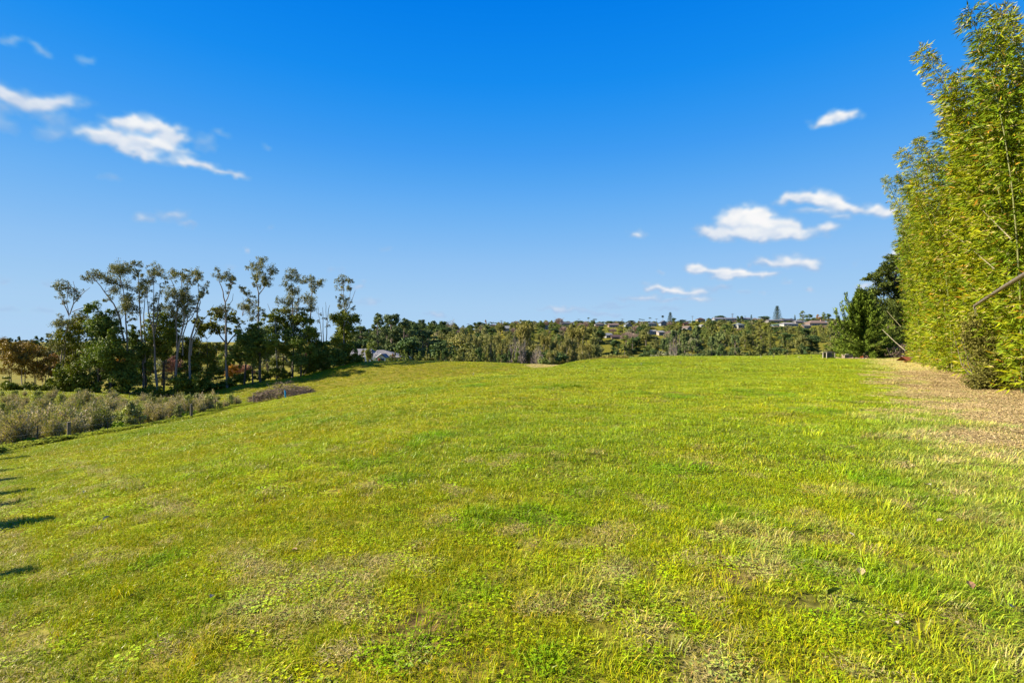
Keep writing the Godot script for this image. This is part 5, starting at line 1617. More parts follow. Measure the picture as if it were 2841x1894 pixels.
func near_house() -> void:
	# house with a grey hipped roof just below the mound
	var d := 132.0
	var c := at(1055, 996, d)
	var t := thing("house", "single-storey house with a grey hipped roof just beyond the mound", "house", c, "")
	var tiles := Color(0.17, 0.165, 0.175)
	var wall := Color(0.45, 0.50, 0.54)
	var S := Solid.new()
	S.box(at(1080, 993, d) - c + Vector3(0, -2.2, -4.0), Vector3(9.0, 5.0, 8.0), wall)
	S.box(at(1012, 990, d + 3) - c + Vector3(0, -2.2, -3.0), Vector3(8.0, 4.6, 7.0), wall)
	part("wall", S.mesh(solid_mat("painted wall", 0.8, 0.12, 3.0)), t)
	var k := tiles
	# main hip: eave corners and ridge from the outline
	var a := at(1030, 992, d - 1) - c
	var b := at(1115, 991, d - 1) - c
	var r0 := at(1046, 970.5, d + 4) - c
	var r1 := at(1064, 970.5, d + 4) - c
	var back0 := a + Vector3(0.0, 0, -11.0)
	var back1 := b + Vector3(0.0, 0, -11.0)
	var R := Solid.new()
	R.quad(a, r0, r1, b, k); R.quad(b, r1, back1, b.lerp(back1, 0.5), k); R.quad(back1, r1, r0, back0, k); R.quad(back0, r0, a, a.lerp(back0, 0.5), k)
	var rf := part("roof", R.mesh(foliage_mat("roofing", 0.55, Color(0, 0, 0))), t)
	# ribs of the metal roof
	for i in 16:
		var f := (i + 0.5) / 16.0
		var lo := a.lerp(b, f)
		var hi := r0.lerp(r1, clampf((f - 0.2) / 0.42, 0, 1))
		var top := lo.lerp(hi, 1.0 if f > 0.2 and f < 0.62 else (f / 0.2 if f <= 0.2 else (1.0 - f) / 0.38))
		var S2 := Solid.new()
		limb(S2, [lo + Vector3(0, 0.03, 0), top + Vector3(0, 0.03, 0)], 0.035, 0.035, k * 0.85, 4)
		part("roof_rib", S2.mesh(solid_mat("painted wall", 0.8, 0.12, 3.0)), rf)
	# wing on the far side
	var W := Solid.new()
	var e0 := at(968, 990, d + 3) - c
	var e1 := at(1034, 991, d + 3) - c
	var s0 := at(977, 967.5, d + 8) - c
	var s1 := at(1030, 967, d + 8) - c
	W.quad(e0, s0, s1, e1, k); W.quad(e1, s1, e1 + Vector3(0, 0, -10), e1 + Vector3(0, 0, -5), k); W.quad(e0 + Vector3(0, 0, -5), e0 + Vector3(0, 0, -10), s0, e0, k)
	W.quad(e1 + Vector3(0, 0, -10), s1, s0, e0 + Vector3(0, 0, -10), k)
	part("wing_roof", W.mesh(foliage_mat("roofing", 0.55, Color(0, 0, 0))), t)
	# front gable with white barge boards
	var g0 := at(1043, 992, d - 3.4) - c
	var g1 := at(1070, 992, d - 3.4) - c
	var gt := at(1057.5, 981.5, d - 3.4) - c
	var q := Solid.new()
	q.quad(g0 + Vector3(0, 0, -0.3), gt + Vector3(0, 0, -0.3), g1 + Vector3(0, 0, -0.3), (g0 + g1) * 0.5 + Vector3(0, 0, -0.3), Color(0.55, 0.66, 0.75))
	q.box((g0 + g1) * 0.5 + Vector3(0, -1.5, -1.8), Vector3((g1 - g0).x * 0.94, 3.0, 3.0), Color(0.55, 0.66, 0.75))
	part("gable_wall", q.mesh(solid_mat("painted wall", 0.8, 0.12, 3.0)), t)
	var G := Solid.new()
	G.quad(g0, g0 + Vector3(0, 0, -6), gt + Vector3(0, 0, -6), gt, k)
	G.quad(gt, gt + Vector3(0, 0, -6), g1 + Vector3(0, 0, -6), g1, k)
	part("gable_roof", G.mesh(foliage_mat("roofing", 0.55, Color(0, 0, 0))), t)
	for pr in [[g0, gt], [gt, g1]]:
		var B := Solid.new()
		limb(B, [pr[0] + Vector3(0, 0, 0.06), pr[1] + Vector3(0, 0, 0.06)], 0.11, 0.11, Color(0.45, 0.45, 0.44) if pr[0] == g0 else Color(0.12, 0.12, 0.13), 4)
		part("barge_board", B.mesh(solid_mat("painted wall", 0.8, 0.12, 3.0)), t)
	var V := Solid.new()
	limb(V, [gt + Vector3(-2.2, 0.05, -0.2), gt + Vector3(0, 0.05, -0.2)], 0.06, 0.06, Color(0.7, 0.7, 0.7), 4)
	part("ridge_flashing", V.mesh(solid_mat("painted wall", 0.8, 0.12, 3.0)), t)
	var N := Solid.new()
	N.box((g0 + g1) * 0.5 + Vector3(0, -0.75, -0.27), Vector3(1.5, 1.0, 0.06), Color(0.05, 0.07, 0.09))
	part("window", N.mesh(solid_mat("window glass", 0.08)), t)

func pole(px: float, top: float, d: float, label: String, arms: int) -> void:
	var p := ground(px, d)
	var h := at(px, top, d).y - p.y
	var t := thing("power_pole", label, "pole", p, "power poles on the ridge")
	var S := Solid.new()
	limb(S, [Vector3(0, -0.5, 0), Vector3(0, h, 0)], 0.2, 0.14, Color(0.2, 0.17, 0.14), 6)
	part("post", S.mesh(solid_mat("weathered wood", 0.85, 0.55, 0.25)), t)
	for i in arms:
		var A := Solid.new()
		A.box(Vector3(0, h - 0.5 - i * 1.2, 0.2), Vector3(2.6 - 0.5 * i, 0.22, 0.16), Color(0.2, 0.17, 0.14))
		part("crossarm", A.mesh(solid_mat("weathered wood", 0.85, 0.55, 0.25)), t)

func far_slope() -> void:
	make_kinds()
	far_houses()
	near_house()
	for a in [[1391, 888, 400, 2], [1727, 884, 415, 2], [1821.5, 883, 420, 1], [1921.5, 876, 425, 1], [2032.5, 869, 430, 3], [1606, 884, 410, 1], [2068, 876, 440, 1], [1299, 897, 400, 1]]:
		pole(a[0], a[1], a[2], {1391: "power pole on the ridge above the pale grey tall house", 1727: "power pole with a crossarm near the pale blue gabled house", 1821.5: "thin pole above the white house with a dark hipped roof", 1921.5: "thin pole standing clear on the skyline past the brick house", 2032.5: "tall power pole with three crossarms before the long white house",
			1606: "thin pole beside the two ridge palms", 2068: "short pole behind the white ridge house", 1299: "slim pole near the flat-topped lone tree"}[a[0]], a[3])
	# singled-out trees
	var S := "single trees of the far slope"
	tree("pine", 1048, 871, 165, 66, "tall layered pine beyond the grey-roofed house", S)
	tree("pine2", 1085, 873, 172, 96, "broad pine with a dead spiky top beyond the house", S)
	tree("pine", 1122, 885, 175, 70, "pine with wide limbs at the edge of the pine group", S)
	tree("orange", 1169, 916, 250, 30, "bright orange autumn tree on the wooded slope", S)
	tree("mauve", 1210, 918, 260, 30, "round mauve-grey leafless tree beside the orange tree", S)
	tree("bare", 1117, 945, 190, 22, "pale leafless tree low beside the pines", S)
	tree("bare", 1250, 884, 330, 24, "tall pale bare tree on the skyline", S)
	tree("dark", 1225, 889, 335, 26, "dark tree next to the tall pale bare tree", S)
	tree("mid", 1195, 893, 320, 36, "green domed tree at the start of the ridge", S)
	tree("dark2", 1150, 893, 280, 44, "dark broad tree above the pine group", S)
	tree("pine2", 1285, 902, 395, 14, "lone flat-topped tree on the skyline", S)
	tree("red", 1417, 908, 380, 22, "deep red autumn tree beside the pale grey tall house", S)
	tree("rust", 1347, 886, 400, 9, "small brown leafy tree on the skyline", S)
	tree("pink", 1541, 892, 385, 24, "pink autumn tree in front of the bare tree", S)
	tree("mauve", 1551, 880, 395, 26, "bare brownish tree above the pink tree", S)
	tree("palm", 1633, 880, 400, 9, "ridge palm with an upright head", S)
	tree("palm", 1650, 884, 400, 15, "ridge palm with spreading drooping fronds", S)
	tree("palm", 1776, 884, 405, 11, "palm beside a second palm behind the mauve bare tree", S)
	tree("palm", 1784, 885, 408, 10, "shorter palm touching another palm on the ridge", S)
	tree("palm", 1803.5, 880, 415, 8, "solitary thin palm on the skyline", S)
	tree("fan", 1839.5, 874, 405, 8, "fan palm with a round head on a tall stem", S)
	tree("norfolk", 1860, 865, 410, 19, "norfolk pine with open tiers beside the fan palm", S)
	tree("norfolk", 2157, 847, 425, 27, "tall symmetrical norfolk pine on the skyline", S)
	tree("norfolk", 2085, 872, 430, 9, "small norfolk pine behind the white ridge house", S)
	tree("dark", 1870, 881, 395, 14, "round dark tree touching the norfolk pine", S)
	tree("mauve", 1772, 895, 380, 32, "wide bare mauve tree in the middle of the ridge", S)
	tree("mauve", 1742, 912, 350, 42, "broad bare tree with pink twigs below the ridge", S)
	tree("pink", 1758, 905, 370, 18, "salmon twiggy tree beside the broad bare tree", S)
	tree("light", 1775, 913, 340, 20, "bright yellow-green round tree below the bare trees", S)
	tree("red", 1830, 896, 400, 10, "red shrub-like tree in front of the grey-blue house", S)
	tree("rust", 1843, 902, 360, 16, "bronze tall tree beside the white and brick house", S)
	tree("column", 1870, 890, 340, 20, "weeping light green tree below the norfolk pine", S)
	tree("column", 1883, 892, 345, 16, "second weeping light green tree close to the first", S)
	tree("cone", 1852, 902, 330, 22, "dark pointed conifer below the bronze tree", S)
	tree("dark", 1893, 886, 400, 24, "dark spreading tree on the skyline past the weeping trees", S)
	tree("dark", 2000, 874, 440, 34, "broad dark tree rising behind the white ridge house", S)
	tree("dark2", 1968, 881, 420, 18, "dark tree between the cream house and the white ridge house", S)
	tree("light", 1985, 892, 380, 16, "tall yellowish bamboo-like tree below the white ridge house", S)
	tree("light", 2003, 887, 385, 24, "widest yellowish bamboo-like tree below the ridge", S)
	tree("dark2", 2048, 875, 430, 11, "dark tree standing between two white ridge houses", S)
	tree("dark", 2059, 875, 430, 11, "second dark tree between two white ridge houses", S)
	tree("mauve", 2030, 896, 375, 28, "brownish bare shrubby tree below the long white house", S)
	tree("dark", 2122, 876, 410, 34, "big round dark tree beside the tall norfolk pine", S)
	tree("column", 2206, 872, 425, 9, "slim grey-green tree beside the dark low ridge house", S)
	tree("pine", 2228, 862, 430, 24, "airy umbrella-shaped tree on the skyline", S)
	tree("dark2", 2246, 870, 405, 24, "dense dark dome-shaped tree beside the umbrella-shaped tree", S)
	tree("mid", 2237, 893, 385, 26, "green leafy tree below the dense dark dome", S)
	tree("rust", 2270, 871, 430, 12, "brownish round tree on the skyline", S)
	tree("mid", 2286, 864, 430, 16, "tall green tree next to the small cream house", S)
	tree("dark", 2300, 869, 425, 18, "dark tree at the edge of the bright conifer", S)
	tree("pink", 2210, 899, 370, 28, "pinkish bare tree in front of the white house", S)
	tree("pink", 2275, 897, 380, 24, "reddish twiggy hedge tree below the tan roof", S)
	for a in [[1395, 898, 380, "dark"], [1445, 886, 330, "olive"], [1470, 890, 350, "dark"], [1500, 888, 350, "mid"], [1515, 893, 370, "dark"], [1330, 892, 390, "dark"], [1318, 893, 395, "dark2"], [1305, 905, 380, "olive"], [1355, 896, 385, "mid"], [1380, 900, 370, "olive"], [1365, 893, 400, "palm"],
		[1575, 890, 400, "mid"], [1600, 888, 380, "mid"], [1610, 889, 380, "dark2"], [1585, 897, 340, "olive"], [1670, 905, 360, "olive"], [1690, 908, 350, "light"], [1720, 893, 390, "olive"], [1752, 888, 410, "dark"], [1708, 890, 420, "dark"], [1815, 900, 390, "light"], [1790, 900, 395, "mid"], [1925, 897, 385, "olive"], [1915, 894, 400, "mid"], [1945, 895, 395, "rust"], [2090, 886, 400, "mid"], [2100, 890, 390, "olive"], [2140, 893, 390, "olive"], [2185, 900, 370, "rust"], [2170, 905, 360, "dark"], [2260, 880, 420, "mid"]]:
		tree(a[3], a[0], a[1], a[2], rr(20, 30))
	# gums in the valley in front
	var V := "gums in the valley behind the dry saddle"
	var gl := ["largest yellow-olive gum with layered crowns rising above the saddle", "pale-limbed gum leaning over the dry saddle", "gum with a bare branching skeleton of white limbs", "olive gum beside the white-limbed gum", "bright olive gum with tiered clumps on the uphill edge of the gum group", "rounded olive gum crowding the tiered gum", "low olive gum beside the weedy hump", "slender gum with a long pale stem in the valley", "dull green gum behind the hedge row", "yellow-green gum at the edge of the conifers"]
	var gp := [[1455, 886, 150, 60, "gum"], [1400, 940, 140, 40, "gum2"], [1440, 930, 138, 44, "bare"], [1515, 920, 142, 36, "gum"], [1600, 895, 160, 60, "gum"], [1580, 925, 145, 44, "gum2"], [1630, 945, 140, 36, "gum"], [1315, 925, 150, 36, "gum2"], [1345, 905, 165, 44, "gum3"], [1560, 948, 132, 30, "gum"]]
	for i in gp.size(): tree(gp[i][4], gp[i][0], gp[i][1], gp[i][2], gp[i][3], gl[i], V)
	for a in [[1425, 950, 128, "bare"], [1490, 955, 128, "bare"], [1500, 960, 135, "gum"], [1540, 930, 150, "gum2"], [1470, 925, 155, "gum3"], [1650, 905, 175, "olive"], [1380, 915, 170, "gum2"], [1290, 905, 190, "gum3"], [1530, 965, 122, "gum2"], [1620, 970, 122, "gum2"], [1365, 930, 150, "gum3"], [1418, 915, 165, "gum2"]]:
		tree(a[3], a[0], a[1], a[2], rr(28, 44))
	# pines and dark conifers on the right-hand valley side
	for a in [[1870, 918, 170, "pine2", 50], [1935, 905, 185, "pine2", 56], [1900, 925, 165, "pine", 40], [2000, 920, 175, "pine", 70], [1975, 935, 160, "pine2", 50], [2040, 930, 165, "pine2", 46], [1840, 940, 160, "pine2", 40], [1868, 925, 150, "bare", 26]]:
		tree(a[3], a[0], a[1], a[2], a[4], "", "pines on the valley side")
	# hedge row of small shrubs just beyond the mound
	for i in 34:
		var px := 990.0 + i * 13.6 + rr(-4, 4)
		var kd: String = ["column", "mid", "dark2", "olive", "column", "dark", "cone"][rng.randi() % 7]
		var wide := rr(16, 26)
		var top := 975.0 + rr(-12, 9)
		if px > 1040 and px < 1075: top = 990.0 + rr(0, 4)
		if px > 1000 and px < 1036: top = 962.0 + rr(-8, 10)
		if px > 1120: top -= 3.0
		tree(kd, px, top, 114.0 + rr(0, 6), wide, LOOK[kd] + " in the low hedge row beyond the mound", "low hedge row beyond the mound")
	tree("light", 1022, 948, 118, 24, "pale green leafy tree standing before the grey roof", S)
	tree("rust", 1090, 978, 116, 13, "small rusty-brown shrub before the grey roof", S)
	tree("red", 1050, 992, 112, 14, "low reddish shrub below the white gable", S)
	# woods that fill the valley side and the slope up to the ridge
	var sky := [[930, 895], [1000, 900], [1030, 886], [1100, 885], [1200, 885], [1300, 900], [1350, 893], [1450, 887], [1650, 887], [1800, 890], [1900, 892], [2000, 879], [2330, 882]]
	var stood: Array[Vector2] = []
	var tries := 0
	while stood.size() < 900 and tries < 16000:
		tries += 1
		var d := pow(lerpf(pow(122.0, 1.95), pow(445.0, 1.95), rng.randf()), 1.0 / 1.95)
		if tries % 4 == 0: d = rr(275.0, 400.0)
		var x := rr(935.0, 2345.0)
		if d < 152.0 and x > 955.0 and x < 1130.0: continue
		var p := ground(x, d)
		var q := Vector2(p.x, d)
		var gap := 3.4 + 0.005 * d
		var ok := true
		for o in stood:
			if o.distance_squared_to(q) < gap * gap: ok = false; break
		if not ok: continue
		var kd := "mid"
		if x > 1960.0 and d < 300.0: kd = ["totara", "totara2", "totara", "olive", "dark", "totara2", "cone"][rng.randi() % 7]
		elif x < 1240.0: kd = ["dark", "mid", "pine2", "olive", "dark2", "cone", "pine"][rng.randi() % 7]
		elif x < 1680.0 and d < 205.0: kd = ["gum", "gum2", "olive", "dark", "gum3", "olive", "mid"][rng.randi() % 7]
		elif d < 270.0: kd = ["dark", "totara2", "mid", "dark2", "cone", "grey", "olive"][rng.randi() % 7]
		else: kd = ["dark", "olive", "mid", "grey", "light", "dark2", "mauve", "mid", "olive"][rng.randi() % 9]
		var h: float = {"gum": 12.0, "gum2": 12.0, "gum3": 12.0, "totara": 10.0, "totara2": 10.5, "cone": 10.0, "pine": 12.0, "pine2": 12.0}.get(kd, 8.5) as float
		h *= rr(0.75, 1.2)
		if d > 280.0: h *= 0.8
		if x < 1300.0: h *= 1.2
		var top := 947.0 - (p.y + h - EYE) / d * F
		var cap := 905.0
		for i in sky.size() - 1:
			if x >= sky[i][0] and x <= sky[i + 1][0]: cap = lerpf(sky[i][1], sky[i + 1][1], (x - sky[i][0]) / (sky[i + 1][0] - sky[i][0]))
		if d < 190.0 and x > 1700.0: cap = 925.0
		if d < 150.0: cap = maxf(cap, 945.0 if x > 1660.0 else 930.0)
		var blocked := false
		for hm in homes:
			if x > hm[0] - 4.0 and x < hm[1] + 4.0:
				if absf(d - hm[3]) < 9.0: blocked = true
				if d < hm[3]: cap = maxf(cap, hm[2] - (1.0 if hash(hm[0]) % 3 == 0 else 6.0))
		if blocked: continue
		stood.append(q)
		top = maxf(top, cap + rr(0, 8))
		var ground_y := 947.0 - (p.y - EYE) / d * F
		top = minf(top, ground_y - 1.8 / d * F)
		var tall := (ground_y - top) / F * d
		tree(kd, x, top, d, 0.0 if tall > 4.5 else rr(3.0, 5.5) / d * F)
	# woods on the low side, seen over the planting and through the gums
	for i in 16:
		var x := -70.0 + i * 15.5 + rr(-4, 4)
		tree(["cone", "pine2", "dark", "cone"][i % 4], x, 930.0 + rr(-6, 14) + (8.0 if x < 60.0 else 0.0), rr(235, 290), rr(20, 32), "dark conifer of the distant wood beyond the autumn trees", "distant wood beyond the planting")
	for i in 26:
		var x := 150.0 + i * 31.0 + rr(-10, 10)
		var kd: String = ["olive", "light", "rust", "mid", "grey", "olive", "orange"][rng.randi() % 7] if i % 6 != 5 else "pink"
		tree(kd, x, 985.0 + rr(-16, 26), rr(118, 160), rr(44, 66), LOOK[kd] + " glimpsed between the gum trunks", "trees behind the gum belt")
	for i in 52:
		var x := 90.0 + i * 17.5 + rr(-8, 8)
		tree(["dark", "pine2", "mid", "olive"][i % 4], x, 955.0 + rr(-12, 22), rr(170, 300), rr(30, 50), LOOK[["dark", "pine2", "mid", "olive"][i % 4]] + " far behind the gum belt", "trees far behind the gum belt")
	for q in kinds.values(): q.free()

# ---------------------------------------------------------------- yard clutter by the conifer
func yard() -> void:
	var grey := Color(0.084, 0.073, 0.061)
	var p := ground(2302, 56.0)
	var t := thing("timber_bin", "weathered grey timber bin with pale end posts", "bin", p, "")
	for i in 4:
		var S := Solid.new()
		S.box(Vector3(rr(-0.01, 0.01), 0.10 + i * 0.155, 0.24), Vector3(0.82, 0.135, 0.035), grey * rr(0.8, 1.2), Basis(Vector3.BACK, rr(-0.02, 0.02)), 0.006)
		part("board", S.mesh(solid_mat("weathered wood", 0.85, 0.55, 0.25)), t)
		var S2 := Solid.new()
		S2.box(Vector3(rr(-0.01, 0.01), 0.10 + i * 0.155, -0.40), Vector3(0.82, 0.135, 0.035), grey * rr(0.8, 1.2), Basis(Vector3.BACK, rr(-0.02, 0.02)), 0.006)
		part("board", S2.mesh(solid_mat("weathered wood", 0.85, 0.55, 0.25)), t)
	for sx in [-0.46, 0.46]:
		for sz in [0.24, -0.40]:
			var S := Solid.new()
			S.box(Vector3(sx, 0.30, sz), Vector3(0.09, 0.68, 0.09), Color(0.5, 0.43, 0.34), Basis.IDENTITY, 0.008)
			part("post", S.mesh(solid_mat("weathered wood", 0.85, 0.55, 0.25)), t)
	var top := Solid.new()
	top.box(Vector3(0.02, 0.70, -0.08), Vector3(0.86, 0.05, 0.66), Color(0.12, 0.11, 0.10), Basis(Vector3.BACK, 0.03), 0.006)
	part("lid", top.mesh(solid_mat("weathered wood", 0.85, 0.55, 0.25)), t)
	p = ground(2351.5, 55.0)
	t = thing("timber_crate", "low crate of greenish-brown horizontal boards before the conifer", "crate", p, "")
	for i in 4:
		for sz in [0.26, -0.26]:
			var S := Solid.new()
			S.box(Vector3(0, 0.06 + i * 0.105, sz), Vector3(0.92, 0.092, 0.03), Color(0.30, 0.24, 0.14) * rr(0.85, 1.15), Basis.IDENTITY, 0.005)
			part("board", S.mesh(solid_mat("weathered wood", 0.85, 0.55, 0.25)), t)
	for sx in [-0.44, 0.44]:
		var S := Solid.new()
		S.box(Vector3(sx, 0.22, 0), Vector3(0.03, 0.42, 0.49), Color(0.26, 0.2, 0.13), Basis.IDENTITY, 0.005)
		part("end_board", S.mesh(solid_mat("weathered wood", 0.85, 0.55, 0.25)), t)
	var n := 0
	for a in [[-0.12, 0.46, 1.1, Color(0.35, 0.29, 0.24), 0.04], [0.2, 0.505, 0.7, Color(0.62, 0.55, 0.46), -0.05], [0.52, 0.50, 0.5, Color(0.75, 0.72, 0.68), 0.08]]:
		var pl := thing("plank", ["greyish plank lying across the low crate", "pale plank on top of the greyish plank", "white painted plank end on the low crate"][n], "plank", p + Vector3(a[0], a[1], 0.06 - 0.12 * n), "planks on the crate")
		var S := Solid.new()
		S.box(Vector3.ZERO, Vector3(a[2], 0.035, 0.14), a[3], Basis(Vector3.UP, a[4]), 0.005)
		part("board", S.mesh(solid_mat("weathered wood", 0.85, 0.55, 0.25)), pl)
		n += 1
	# firewood heap, bare earth, red plant
	p = ground(2409, 55.5)
	t = thing("log_heap", "small heap of brown logs under the conifer", "logs", p, "")
	for i in 14:
		var S := Solid.new()
		var w := rr(-0.5, 0.5)
		var c := Vector3(rr(-0.35, 0.35), 0.06 + (i % 4) * 0.10, rr(-0.2, 0.2))
		var o := Vector3(cos(w), rr(-0.25, 0.25), sin(w)) * rr(0.2, 0.4)
		limb(S, [c - o, c + o], 0.045, 0.04, Color(0.36, 0.24, 0.16) * rr(0.6, 1.1), 7)
		part("log", S.mesh(solid_mat("bark", 0.9, 0.5, 0.8)), t)
	p = ground(2391.5, 54.5)
	t = thing("orange_plant", "small orange-red plant in the dirt before the log heap", "plant", p, "")
	var L := Leaves.new()
	clump(L, Vector3(0, 0.16, 0), Vector3(0.26, 0.16, 0.2), 220, 0.11, Color(0.42, 0.09, 0.02), Color(0.55, 0.18, 0.06), 0.2, -0.8)
	part("foliage", L.mesh(foliage_mat("clover leaf", 0.75, Color(0.35, 0.5, 0.1))), t)
	for a in [[2318, 57.5, 1.9, 0.5], [2372, 54.0, 1.7, 0.45], [2400, 53.4, 1.2, 0.35]]:
		var q := ground(a[0], a[1])
		var e := thing("earth_mound", {2318: "low mound of pinkish bare earth beside the timber bin", 2372: "scrape of bare earth in front of the low crate", 2400: "small scrape of bare earth by the orange plant"}[a[0]], "earth", q, "bare earth by the conifer")
		var S := Solid.new()
		var N := 18
		var ring := []
		for k in 4:
			for j in N:
				var f := k / 3.0
				var w := TAU * j / N
				var x: float = cos(w) * a[2] * (1.0 - f * 0.9) * (1.0 + 0.15 * sin(3.0 * w + a[0]))
				var z: float = sin(w) * a[3] * (1.0 - f * 0.9)
				ring.append(Vector3(x, gh(q.x + x, -q.z - z) - q.y - 0.06 + 0.20 * f + 0.03 * sin(5.0 * w + k), z))
		for k in 3:
			for j in N: S.quad(ring[k * N + j], ring[(k + 1) * N + j], ring[(k + 1) * N + (j + 1) % N], ring[k * N + (j + 1) % N], Color(0.42, 0.27, 0.19))
		part("soil", S.mesh(solid_mat("bare soil", 0.95, 0.5, 0.6)), e)
	# rusty bent sheet in the grass at the hedge end
	var rust := Color(0.24, 0.085, 0.045)
	p = foot(2526, 1005)
	t = thing("rusty_sheet", "rusty folded metal sheet on an orange frame beside the bamboo", "scrap metal", p, "")
	var sc := -p.z / F
	var S := Solid.new()
	var w2 := 20.0 * sc
	var th := 0.012
	for i in 8:
		var f0 := i / 8.0
		var f1 := (i + 1) / 8.0
		var x0 := lerpf(-w2, w2 * 1.05, f0)
		var x1 := lerpf(-w2, w2 * 1.05, f1)
		var z0 := 0.03 if i % 2 == 0 else 0.0
		var z1 := 0.0 if i % 2 == 0 else 0.03
		for y in [0.0, th]:
			S.quad(Vector3(x0 + 0.10, 0.42 + y, -0.3 + z0), Vector3(x1 + 0.10, 0.40 + y, -0.3 + z1), Vector3(x1 + 0.16, 0.12 + y, 0.16 + z1), Vector3(x0 + 0.16, 0.14 + y, 0.16 + z0), rust if i < 4 else Color(0.26, 0.16, 0.15))
		S.quad(Vector3(x0 + 0.10, 0.42, -0.3), Vector3(x0 + 0.05, 0.1, -0.75), Vector3(x1 + 0.05, 0.1, -0.75), Vector3(x1 + 0.10, 0.40, -0.3), rust * 0.8)
	part("sheet", S.mesh(foliage_mat("rusty iron", 0.75, Color(0, 0, 0))), t)
	for a in [[-0.36, 0.07, 0.24, 0.62, 0.12], [0.30, 0.05, 0.22, 0.6, 0.08]]:
		var B := Solid.new()
		B.box(Vector3(a[0], a[1], a[2]), Vector3(a[3], a[4], 0.05), Color(0.50, 0.19, 0.03) if a[0] < 0 else Color(0.36, 0.16, 0.09), Basis.IDENTITY, 0.008)
		part("frame_rail", B.mesh(solid_mat("weathered wood", 0.85, 0.55, 0.25)), t)
	for x in [-0.05, 0.16, 0.38, 0.55]:
		var B := Solid.new()
		B.box(Vector3(x, 0.09, 0.20), Vector3(0.04, 0.2, 0.04), Color(0.3, 0.12, 0.07))
		part("leg", B.mesh(solid_mat("weathered wood", 0.85, 0.55, 0.25)), t)

func crest_hump() -> void:
	# weedy hump of long grass on the crest
	var p := ground(1690, 60.0)
	var t := thing("weedy_hump", "hump of long yellowish weeds standing on the field crest", "weeds", p, "")
	var L := Leaves.new()
	for i in 5200:
		var f := rng.randf()
		var px := lerpf(1628, 1745, f)
		var d := 60.0 + rr(-1.2, 1.6)
		var top := lerpf(994.0, 982.5, sm(0.0, 0.75, f)) + (8.0 * sm(0.93, 1.0, f))
		var g := ground(px, d)
		var h := maxf(0.1, at(px, top, d).y - g.y) * rr(0.5, 1.0)
		var b := g + Vector3(0, h * rr(0.0, 0.8), 0) - p
		var k := tint(Color(0.17, 0.16, 0.02), Color(0.27, 0.22, 0.05), 0.25)
		if rng.randf() < 0.15: k = Color(0.12, 0.06, 0.035)
		L.leaf(b, (Vector3(0, 1, 0) + rdir() * 0.8).normalized() * rr(0.12, 0.32), rdir() * 0.018, k)
	part("stalks", L.mesh(foliage_mat("grass blade", 0.4, Color(0.55, 0.6, 0.1))), t)
	# small staked saplings and white flower heads on the crest
	var n := 0
	for a in [[2146, 984, 998], [2181, 983, 1000], [2218, 986, 1001], [2252, 986, 998], [2111, 986, 996], [1948, 998, 1008], [1888, 1004, 1012], [1700, 1012, 1022], [1780, 1008, 1018], [1622, 1014, 1024], [1312, 1033, 1044]]:
		var q := foot(a[0], a[2])
		var h: float = (a[2] - a[1]) / F * -q.z
		var s := thing("sapling", "thin young sapling with a few pale leaves on the grass crest", "sapling", q, "young saplings on the crest")
		var S := Solid.new()
		limb(S, [Vector3(0, -0.03, 0), Vector3(0.02, h * 0.6, 0), Vector3(0, h, 0)], 0.012, 0.004, Color(0.2, 0.15, 0.1), 4)
		var M := Leaves.new()
		clump(M, Vector3(0, h * 0.72, 0), Vector3(0.10, 0.14, 0.10), 26, 0.07, Color(0.16, 0.17, 0.07), Color(0.5, 0.48, 0.36) if n % 2 == 0 else Color(0.2, 0.2, 0.06), 0.25)
		part("stem", S.mesh(solid_mat("bark", 0.9, 0.5, 0.8)), s)
		part("foliage", M.mesh(foliage_mat("tree leaf", 0.55, Color(0.58, 0.62, 0.16))), s)
		n += 1

